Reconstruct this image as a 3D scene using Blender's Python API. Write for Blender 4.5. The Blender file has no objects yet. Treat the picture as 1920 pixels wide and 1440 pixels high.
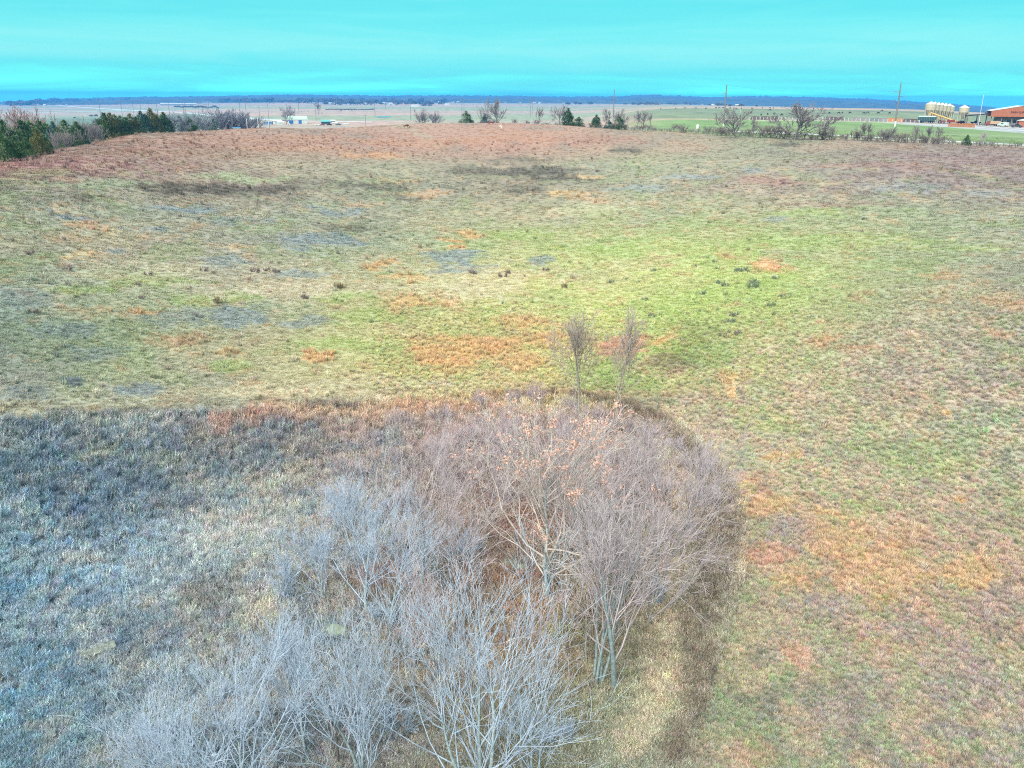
import bpy, math, random
import numpy as np
from mathutils import Vector, Matrix

# ------------------------------------------------------------------ camera, sky, sun, exposure
S = bpy.context.scene
COL = S.collection
CAM_Z = 28.0
FPX = 1580.0
PITCH = math.atan(537.0 / FPX)
ROLL = math.radians(0.30)
right0 = np.array([1.0, 0, 0]); up0 = np.array([0, math.sin(PITCH), math.cos(PITCH)])
FWD = np.array([0, math.cos(PITCH), -math.sin(PITCH)])
RIGHT = math.cos(ROLL) * right0 + math.sin(ROLL) * up0
UP = -math.sin(ROLL) * right0 + math.cos(ROLL) * up0
cam_d = bpy.data.cameras.new('camera'); cam = bpy.data.objects.new('camera', cam_d); COL.objects.link(cam)
cam_d.sensor_fit = 'HORIZONTAL'; cam_d.sensor_width = 36.0; cam_d.lens = 36.0 * FPX / 1920.0
cam_d.clip_start = 0.1; cam_d.clip_end = 40000
cam.matrix_world = Matrix(((RIGHT[0], UP[0], -FWD[0], 0), (RIGHT[1], UP[1], -FWD[1], 0),
                           (RIGHT[2], UP[2], -FWD[2], CAM_Z), (0, 0, 0, 1)))
S.camera = cam

EXPOSURE = 2.5
HAZE_COL = (0.07, 0.40, 1.0, 1)
HAZE_D = 0.00014
S.view_settings.view_transform = 'Standard'; S.view_settings.look = 'None'
S.view_settings.gamma = 1; S.view_settings.use_curve_mapping = False
S.view_settings.exposure = EXPOSURE
S.cycles.max_bounces = 4; S.cycles.diffuse_bounces = 2; S.cycles.glossy_bounces = 1
S.cycles.volume_bounces = 0; S.cycles.transmission_bounces = 2; S.cycles.transparent_max_bounces = 4
S.cycles.use_denoising = False
S.cycles.filter_width = 1.1

def s2l(c):
    c = np.asarray(c, float) / 255.0
    return np.where(c <= 0.04045, c / 12.92, ((c + 0.055) / 1.055) ** 2.4)
def lit(c, k=1.0):
    """display colour -> scene light at this exposure"""
    v = s2l(c) / 2 ** EXPOSURE * k
    return (float(v[0]), float(v[1]), float(v[2]), 1.0)

SUN_EL, SUN_AZ = math.radians(48), math.radians(205)
W = bpy.data.worlds.new('World'); S.world = W; W.use_nodes = True
nt = W.node_tree; N = nt.nodes; L = nt.links; N.clear()
out = N.new('ShaderNodeOutputWorld'); tc = N.new('ShaderNodeTexCoord')
sep = N.new('ShaderNodeSeparateXYZ'); L.new(tc.outputs['Generated'], sep.inputs[0])
mp = N.new('ShaderNodeMapping'); mp.inputs['Scale'].default_value = (3.2, 3.2, 40.0)
L.new(tc.outputs['Generated'], mp.inputs['Vector'])
nz = N.new('ShaderNodeTexNoise'); nz.inputs['Scale'].default_value = 1.5; nz.inputs['Detail'].default_value = 5
nz.inputs['Roughness'].default_value = 0.55; nz.inputs['Distortion'].default_value = 0.6
L.new(mp.outputs[0], nz.inputs['Vector'])
ad = N.new('ShaderNodeMath'); ad.operation = 'MULTIPLY_ADD'; ad.inputs[1].default_value = 0.05; 
sb = N.new('ShaderNodeMath'); sb.operation = 'SUBTRACT'; sb.inputs[1].default_value = 0.5
L.new(nz.outputs['Fac'], sb.inputs[0]); L.new(sb.outputs[0], ad.inputs[0]); L.new(sep.outputs['Z'], ad.inputs[2])
rp = N.new('ShaderNodeValToRGB')
L.new(ad.outputs[0], rp.inputs['Fac'])
stops = [(0.0, (140, 335, 272)), (0.010, (124, 272, 254)), (0.026, (116, 238, 240)), (0.050, (148, 243, 241)),
         (0.072, (124, 237, 238)), (0.095, (108, 229, 235)), (0.118, (132, 238, 240)), (0.35, (165, 240, 246)),
         (0.8, (205, 242, 250))]
cr = rp.color_ramp
while len(cr.elements) < len(stops): cr.elements.new(0.5)
for e, (p, c) in zip(cr.elements, stops): e.position = p; e.color = lit(c)
bg = N.new('ShaderNodeBackground'); bg.inputs['Strength'].default_value = 1.0
L.new(rp.outputs[0], bg.inputs['Color'])
sky = N.new('ShaderNodeTexSky'); sky.sky_type = 'NISHITA'; sky.sun_disc = False
sky.sun_elevation = SUN_EL; sky.sun_rotation = SUN_AZ
tint = N.new('ShaderNodeMix'); tint.data_type = 'RGBA'; tint.blend_type = 'MULTIPLY'; tint.inputs[0].default_value = 1
tint.inputs[7].default_value = (0.05, 0.9, 1.0, 1)
L.new(sky.outputs[0], tint.inputs[6])
bg2 = N.new('ShaderNodeBackground'); bg2.inputs['Strength'].default_value = 0.002
L.new(tint.outputs[2], bg2.inputs['Color'])
ads = N.new('ShaderNodeAddShader'); L.new(bg.outputs[0], ads.inputs[0]); L.new(bg2.outputs[0], ads.inputs[1])
L.new(ads.outputs[0], out.inputs['Surface'])

sd = bpy.data.lights.new('sun', 'SUN'); sd.energy = 1.5; sd.angle = math.radians(50); sd.color = (1.0, 0.88, 0.76)
sun = bpy.data.objects.new('sun', sd); COL.objects.link(sun)
_d = Vector((math.sin(SUN_AZ) * math.cos(SUN_EL), math.cos(SUN_AZ) * math.cos(SUN_EL), math.sin(SUN_EL)))
sun.rotation_euler = _d.to_track_quat('Z', 'Y').to_euler(); sun.location = (0, 0, 400)

# ------------------------------------------------------------------ helpers
# light that reaches open ground (display units per unit albedo), measured with a grey card
ILL = np.array([1.55, 1.60, 1.55])
def alb(c):
    a = s2l(c) / ILL
    return np.clip(a, 0.004, 0.8)
def albt(c):
    a = alb(c); return (float(a[0]), float(a[1]), float(a[2]), 1.0)

def pix(u, v):
    dx = (u - 960.0) / FPX; dy = (720.0 - v) / FPX
    d = FWD + dx * RIGHT + dy * UP
    return d / np.linalg.norm(d)
def project(x, y, z):
    p = np.stack([x, y, z - CAM_Z], -1)
    w = p @ FWD; w = np.where(w < 1e-3, 1e-3, w)
    return 960 + FPX * (p @ RIGHT) / w, 720 - FPX * (p @ UP) / w
def azof(u, v):
    d = pix(u, v); return math.atan2(d[0], d[1])
def zat(u, v, r):
    """height of the point seen at pixel (u,v) at ground distance r"""
    d = pix(u, v); return CAM_Z + r * d[2] / math.hypot(d[0], d[1])

def _hash(xi, yi, seed):
    n = (xi.astype(np.int64) * 374761393 + yi.astype(np.int64) * 668265263 + seed * 974634777) & 0xFFFFFFFF
    n = ((n ^ (n >> 13)) * 1274126177) & 0xFFFFFFFF
    n = (n ^ (n >> 16)) & 0xFFFF
    return n / 65535.0
def vn(x, y, seed=0):
    xi = np.floor(x); yi = np.floor(y); fx = x - xi; fy = y - yi
    fx = fx * fx * (3 - 2 * fx); fy = fy * fy * (3 - 2 * fy)
    a = _hash(xi, yi, seed); b = _hash(xi + 1, yi, seed); c = _hash(xi, yi + 1, seed); d = _hash(xi + 1, yi + 1, seed)
    return (a * (1 - fx) + b * fx) * (1 - fy) + (c * (1 - fx) + d * fx) * fy
def fbm(x, y, seed=0, o=4):
    s = 0; a = 0.5; t = 0
    for i in range(o):
        s = s + a * vn(x * 1.0, y * 1.0, seed + i * 17); t += a; a *= 0.5
        x, y = x * 1.63 - y * 1.21 + 5.3, x * 1.21 + y * 1.63 + 1.7
    return s / t

# ------------------------------------------------------------------ terrain heights
# each column: points (v, r) read off the view, or ('z', r, z) where the land is hidden
COLS = {
 -500: [('z', 50, 0), (760, 66), (600, 84), (500, 98), (400, 115), (330, 140), ('z', 170, 14), ('z', 260, 2), ('z', 400, -12), ('z', 1200, -16), ('z', 5000, -30), ('z', 14000, -60)],
 0: [('z', 55, 0), (780, 68), (600, 88), (500, 105), (400, 130), (300, 172), ('z', 205, 15), ('z', 280, 7), ('z', 420, -8), ('z', 800, -13), ('z', 1200, -15), ('z', 5000, -22), ('z', 14000, -60)],
 130: [('z', 56, 0), (780, 69), (600, 91), (500, 111), (400, 140), (300, 178), (262, 210), ('z', 250, 15), ('z', 330, 6), ('z', 450, -8), ('z', 800, -13), ('z', 1200, -15), ('z', 5000, -20), ('z', 14000, -60)],
 250: [('z', 58, 0), (780, 70), (600, 95), (500, 118), (400, 150), (300, 190), (239, 262), ('z', 330, 15), ('z', 450, 0), ('z', 800, -11), ('z', 5000, -16), ('z', 14000, -60)],
 500: [('z', 62, 0), (780, 72), (600, 101), (500, 127), (400, 170), (300, 230), (234, 330), ('z', 400, 12), ('z', 600, 2), ('z', 1000, 0), ('z', 5000, -3), ('z', 14000, -60)],
 760: [('z', 73, 0), (600, 105), (500, 136), (400, 190), (300, 262), (228, 392), ('z', 480, 12), ('z', 700, 4), ('z', 1000, 0), ('z', 5000, -1), ('z', 14000, -60)],
 1000: [('z', 73, 0), (600, 105), (500, 137), (400, 190), (300, 262), (227, 390), ('z', 470, 12), ('z', 700, 5), ('z', 1000, 1), ('z', 5000, -1), ('z', 14000, -60)],
 1110: [('z', 73, 0), (600, 105), (500, 136), (400, 188), (300, 258), (234, 365), ('z', 430, 13), ('z', 600, 9), ('z', 1000, 4), ('z', 5000, -2), ('z', 14000, -60)],
 1200: [('z', 73, 0), (600, 104), (500, 135), (400, 185), (300, 252), (244, 342), ('z', 400, 12), (216, 600), (203.5, 900), (200, 1500), (197, 2800), (193.5, 5200), ('z', 14000, -60)],
 1350: [('z', 73, 0), (600, 103), (500, 133), (400, 181), (300, 243), (257, 302), (246, 360), (240, 450), (222, 580), (203, 1000), (200, 1500), (197.5, 2800), (196.5, 4000), ('z', 6000, -80), ('z', 14000, -60)],
 1500: [('z', 73, 0), (600, 102), (500, 131), (400, 177), (300, 232), (264, 277), (252, 326), (225, 540), (207, 900), (201.5, 1500), (199.5, 2600), ('z', 5000, -60), ('z', 14000, -120)],
 1700: [('z', 72, 0), (600, 100), (500, 129), (400, 171), (300, 225), (270, 268), (260, 322), (241, 450), (228, 560), (209, 900), (203, 1500), ('z', 5000, -60), ('z', 14000, -140)],
 1920: [('z', 70, 0), (600, 98), (500, 126), (400, 166), (320, 214), (282, 268), (271, 325), (252, 440), (238, 560), (221, 900), (214, 1500), ('z', 5000, -80), ('z', 14000, -180)],
 2400: [('z', 68, 0), (600, 96), (500, 120), (400, 155), (330, 200), (300, 250), (285, 320), (262, 440), (250, 560), (238, 900), (231, 1500), ('z', 5000, -120), ('z', 14000, -260)],
}
LR = np.linspace(math.log(2.0), math.log(14000.0), 620)
AZG = np.radians(np.linspace(-60, 60, 361))
_az = []; _prof = []
for u in sorted(COLS):
    rs = [2.0, 30.0]; zs = [0.0, 0.0]
    for p in COLS[u]:
        if p[0] == 'z': rs.append(p[1]); zs.append(p[2])
        else: rs.append(p[1]); zs.append(zat(u, p[0], p[1]))
    _az.append(azof(u, 240)); _prof.append(np.interp(LR, np.log(rs), zs))
_az = np.array(_az); _prof = np.array(_prof)
ZT = np.array([np.interp(AZG, _az, _prof[:, j]) for j in range(len(LR))]).T   # [az, r]
def _blur(A, sig, axis):
    k = int(sig * 3) + 1; t = np.arange(-k, k + 1); w = np.exp(-t * t / (2 * sig * sig)); w /= w.sum()
    P = np.pad(A, [(k, k) if i == axis else (0, 0) for i in range(2)], 'edge')
    return sum(w[i] * np.take(P, range(i, i + A.shape[axis]), axis) for i in range(len(w)))
ZT = _blur(_blur(ZT, 2.6, 1), 5.0, 0)

def h(x, y):
    x = np.asarray(x, float); y = np.asarray(y, float)
    r = np.hypot(x, y); az = np.arctan2(x, y)
    i = np.clip((az - AZG[0]) / (AZG[1] - AZG[0]), 0, len(AZG) - 1.001)
    j = np.clip((np.log(np.maximum(r, 2.0)) - LR[0]) / (LR[1] - LR[0]), 0, len(LR) - 1.001)
    i0 = i.astype(int); j0 = j.astype(int); fi = i - i0; fj = j - j0
    z = (ZT[i0, j0] * (1 - fi) * (1 - fj) + ZT[i0 + 1, j0] * fi * (1 - fj) + ZT[i0, j0 + 1] * (1 - fi) * fj + ZT[i0 + 1, j0 + 1] * fi * fj)
    near = np.clip(1.4 - r / 350.0, 0, 1)
    z = z + near * (0.5 * (fbm(x / 21.0, y / 21.0, 3, 2) - 0.5) + 0.22 * (fbm(x / 2.6, y / 2.6, 5, 3) - 0.5))
    z = z + np.clip((r - 500) / 2000, 0, 1) * 3.0 * (fbm(x / 400.0, y / 400.0, 9, 2) - 0.5)
    return z
def hs(x, y): return float(h(np.array([x]), np.array([y]))[0])
def gp(u, v, rmin=20.0, rmax=12000.0):
    """ground point seen at pixel (u,v), searched from distance rmin outward"""
    d = pix(u, v); dh = math.hypot(d[0], d[1])
    rr = np.exp(np.linspace(math.log(rmin), math.log(rmax), 2500))
    x = rr * d[0] / dh; y = rr * d[1] / dh; z = CAM_Z + rr * d[2] / dh
    g = z - h(x, y); k = np.nonzero(g <= 0)[0]
    k = int(k[0]) if len(k) else int(np.argmin(g))
    return float(x[k]), float(y[k]), float(h(x[k:k+1], y[k:k+1])[0])
def pos(u, r, v=240):
    """ground point at column u and distance r"""
    a = azof(u, v); x = r * math.sin(a); y = r * math.cos(a); return x, y, hs(x, y)

# ------------------------------------------------------------------ objects
def tag(o, label=None, cat=None, group=None, kind=None):
    if label: o['label'] = label
    if cat: o['category'] = cat
    if group: o['group'] = group
    if kind: o['kind'] = kind
    return o
def empty(name, loc=(0, 0, 0), rz=0.0, label=None, cat=None, group=None):
    o = bpy.data.objects.new(name, None); COL.objects.link(o); o.location = loc; o.rotation_euler = (0, 0, rz)
    o.empty_display_size = 0.3
    return tag(o, label, cat, group)
def mesh_np(name, V, F, mats=()):
    """V (n,3); F (m,3) or (m,4) integer array"""
    V = np.asarray(V, np.float32); F = np.asarray(F, np.int32); m = bpy.data.meshes.new(name)
    k = F.shape[1]
    m.vertices.add(len(V)); m.vertices.foreach_set('co', V.ravel())
    m.loops.add(F.size); m.loops.foreach_set('vertex_index', F.ravel())
    m.polygons.add(len(F)); m.polygons.foreach_set('loop_start', np.arange(0, F.size, k, dtype=np.int32))
    m.polygons.foreach_set('loop_total', np.full(len(F), k, np.int32))
    m.update(calc_edges=True)
    for mt in (mats if isinstance(mats, (list, tuple)) else [mats]): m.materials.append(mt)
    return m
def link(name, mesh, parent=None, loc=(0, 0, 0), rz=0.0, sc=1.0):
    o = bpy.data.objects.new(name, mesh); COL.objects.link(o); o.location = loc; o.rotation_euler = (0, 0, rz)
    o.scale = (sc, sc, sc) if np.isscalar(sc) else sc
    if parent is not None: o.parent = parent
    return o
def kids(o): return [c for c in KIDS.get(o.name, [])]
KIDS = {}
def copy_tree(root, loc=None, rz=None, sc=None, label=None, group=None):
    def rec(o, par):
        c = o.copy(); COL.objects.link(c)
        if par is not None: c.parent = par
        for ch in o.children: rec(ch, c)
        return c
    r = rec(root, None)
    if loc is not None: r.location = loc
    if rz is not None: r.rotation_euler = (0, 0, rz)
    if sc is not None: r.scale = (sc, sc, sc) if np.isscalar(sc) else sc
    if label: r['label'] = label
    if group: r['group'] = group
    return r

class MB:
    def __init__(s): s.v = []; s.f = []
    def add(s, vs, fs):
        b = len(s.v); s.v += [tuple(map(float, p)) for p in vs]; s.f += [tuple(b + i for i in f) for f in fs]; return s
    def box(s, c, d, rz=0.0, top=None):
        cx, cy, cz = c; hx, hy, hz = d[0] / 2, d[1] / 2, d[2] / 2; t = top or (1, 1)
        P = [(-hx, -hy, -hz), (hx, -hy, -hz), (hx, hy, -hz), (-hx, hy, -hz), (-hx * t[0], -hy * t[1], hz), (hx * t[0], -hy * t[1], hz), (hx * t[0], hy * t[1], hz), (-hx * t[0], hy * t[1], hz)]
        c_, s_ = math.cos(rz), math.sin(rz)
        return s.add([(cx + x * c_ - y * s_, cy + x * s_ + y * c_, cz + z) for x, y, z in P], [(0, 3, 2, 1), (4, 5, 6, 7), (0, 1, 5, 4), (1, 2, 6, 5), (2, 3, 7, 6), (3, 0, 4, 7)])
    def cyl(s, p0, p1, r0, r1=None, n=8, cap=True):
        r1 = r0 if r1 is None else r1
        p0 = Vector(p0); p1 = Vector(p1); d = (p1 - p0).normalized()
        a = d.orthogonal().normalized(); b = d.cross(a)
        vs = []
        for p, r in ((p0, r0), (p1, r1)):
            for i in range(n):
                t = 2 * math.pi * i / n; vs.append(p + a * (r * math.cos(t)) + b * (r * math.sin(t)))
        fs = [(i, (i + 1) % n, n + (i + 1) % n, n + i) for i in range(n)]
        if cap: fs += [tuple(range(n))[::-1], tuple(range(n, 2 * n))]
        return s.add(vs, fs)
    def prism(s, poly, y0, y1):
        """polygon in x-z extruded along y"""
        n = len(poly); vs = [(x, y0, z) for x, z in poly] + [(x, y1, z) for x, z in poly]
        fs = [(i, (i + 1) % n, n + (i + 1) % n, n + i) for i in range(n)] + [tuple(range(n))[::-1], tuple(range(n, 2 * n))]
        return s.add(vs, fs)
    def build(s, name, mat, parent=None, loc=(0, 0, 0), rz=0.0):
        m = bpy.data.meshes.new(name); m.from_pydata(s.v, [], s.f); m.update(); m.materials.append(mat)
        return link(name, m, parent, loc, rz)

_mats = {}
def mat(name, c, rough=0.85, var=0.12, scale=3.0, metal=0.0, albedo=None):
    """plain surface with procedural grain"""
    if name in _mats: return _mats[name]
    m = bpy.data.materials.new(name); m.use_nodes = True; t = m.node_tree; b = t.nodes['Principled BSDF']
    base = albedo if albedo is not None else alb(c)
    no = t.nodes.new('ShaderNodeTexNoise'); no.inputs['Scale'].default_value = scale; no.inputs['Detail'].default_value = 4
    tcn = t.nodes.new('ShaderNodeTexCoord'); t.links.new(tcn.outputs['Object'], no.inputs['Vector'])
    r = t.nodes.new('ShaderNodeValToRGB'); t.links.new(no.outputs['Fac'], r.inputs['Fac'])
    r.color_ramp.elements[0].position = 0.3; r.color_ramp.elements[1].position = 0.7
    r.color_ramp.elements[0].color = tuple(float(x) * (1 - var) for x in base) + (1,)
    r.color_ramp.elements[1].color = tuple(min(0.85, float(x) * (1 + var)) for x in base) + (1,)
    t.links.new(r.outputs[0], b.inputs['Base Color'])
    b.inputs['Specular IOR Level'].default_value = 0.5 if rough < .7 else 0.1
    b.inputs['Roughness'].default_value = rough; b.inputs['Metallic'].default_value = metal
    _mats[name] = m; return m
# ------------------------------------------------------------------ what grows where: colours of the land, lower left tinted by painted lens shading
GU = np.array([0, 240, 480, 720, 960, 1200, 1440, 1680, 1920], float)
GV = np.array([235, 270, 310, 350, 400, 460, 520, 580, 640, 700, 750, 800, 880, 960, 1050, 1150, 1250, 1350, 1440], float)
GC = np.array([
 [(145,130,120),(158,130,114),(168,138,120),(170,140,118),(178,135,115),(165,145,120),(150,160,120),(150,140,120),(150,140,120)],
 [(150,128,115),(158,126,112),(170,130,112),(178,130,112),(180,132,112),(168,142,118),(145,152,122),(150,134,120),(146,130,122)],
 [(150,128,118),(155,135,120),(150,160,130),(152,152,124),(152,142,120),(148,160,124),(152,150,128),(145,130,124),(140,126,122)],
 [(136,155,128),(142,160,130),(134,138,118),(142,155,120),(134,134,110),(150,156,124),(152,142,124),(145,142,128),(142,134,124)],
 [(144,158,132),(146,158,132),(142,154,132),(142,152,124),(152,157,120),(157,168,124),(148,162,120),(142,162,124),(142,152,130)],
 [(152,160,130),(160,160,134),(146,156,136),(140,153,136),(162,172,128),(162,176,122),(156,176,118),(147,166,120),(138,156,130)],
 [(134,156,134),(170,176,144),(176,176,144),(168,167,138),(184,182,134),(180,190,128),(166,186,118),(152,167,124),(142,152,130)],
 [(126,152,134),(144,166,126),(148,166,134),(176,172,132),(182,186,132),(176,190,122),(162,181,118),(152,166,128),(147,152,130)],
 [(130,152,138),(144,166,124),(172,172,134),(176,181,128),(190,172,124),(168,178,114),(162,172,120),(156,157,132),(147,152,132)],
 [(152,166,148),(167,176,148),(176,181,138),(182,182,132),(184,184,130),(176,186,122),(167,172,128),(162,157,138),(152,152,134)],
 [(166,176,152),(176,181,152),(176,177,144),(181,176,134),(180,175,128),(180,172,128),(176,172,132),(162,158,134),(152,152,134)],
 [(116,128,134),(124,132,138),(158,132,122),(150,132,122),(152,134,132),(150,140,126),(184,170,138),(162,166,128),(152,157,128)],
 [(118,136,144),(118,132,142),(142,142,138),(136,130,128),(142,128,122),(148,134,128),(180,168,134),(162,166,130),(152,160,130)],
 [(114,138,154),(124,138,148),(152,158,154),(142,136,132),(146,124,114),(142,128,118),(172,152,126),(172,160,130),(158,156,130)],
 [(110,146,168),(128,148,162),(152,166,168),(142,136,132),(146,128,114),(146,136,118),(166,148,126),(176,154,122),(168,152,124)],
 [(102,132,154),(118,132,144),(136,146,148),(136,132,122),(142,126,108),(142,132,114),(156,156,134),(166,152,124),(166,148,124)],
 [(96,132,154),(114,132,144),(126,142,148),(136,132,122),(142,128,108),(142,142,118),(146,152,130),(156,148,134),(160,152,138)],
 [(100,136,154),(118,132,138),(122,137,144),(132,132,128),(136,132,108),(142,151,128),(137,142,120),(147,152,134),(147,152,142)],
 [(104,136,150),(118,132,138),(118,132,138),(132,132,128),(132,132,112),(142,151,132),(137,146,124),(147,156,138),(147,156,142)],
], float)
GC[0:3, :, 1] += np.array([5, 6, 3])[:, None]
GC[4:11] += np.array([14, 7, 8.]); GC[11:, 6:] += np.array([14, 20, 18.]); GC[0:4] += np.array([0, -5, 0.]); GC[5:10, 3:7] += np.array([2, 9, -8.]); GC[12:, 7:] += np.array([8, -8, 2.]); GC[2:4, :3] += np.array([10, -8, -2.]); GC[11:, :2] += np.array([-4, 4, 8.]); GC[13:, :2] += np.array([4, 6, 8.])  # bluish lens shading at lower left is painted into these colours

ORG = (224, 178, 120); OR2 = (206, 162, 120); BLU = (138, 156, 160); DRK = (98, 96, 84); PAL = (200, 196, 158); GRN = (162, 192, 106); RED = (180, 118, 100)
BRN = (128, 112, 98); LAV = (168, 160, 165); DBL = (104, 124, 136)
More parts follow.
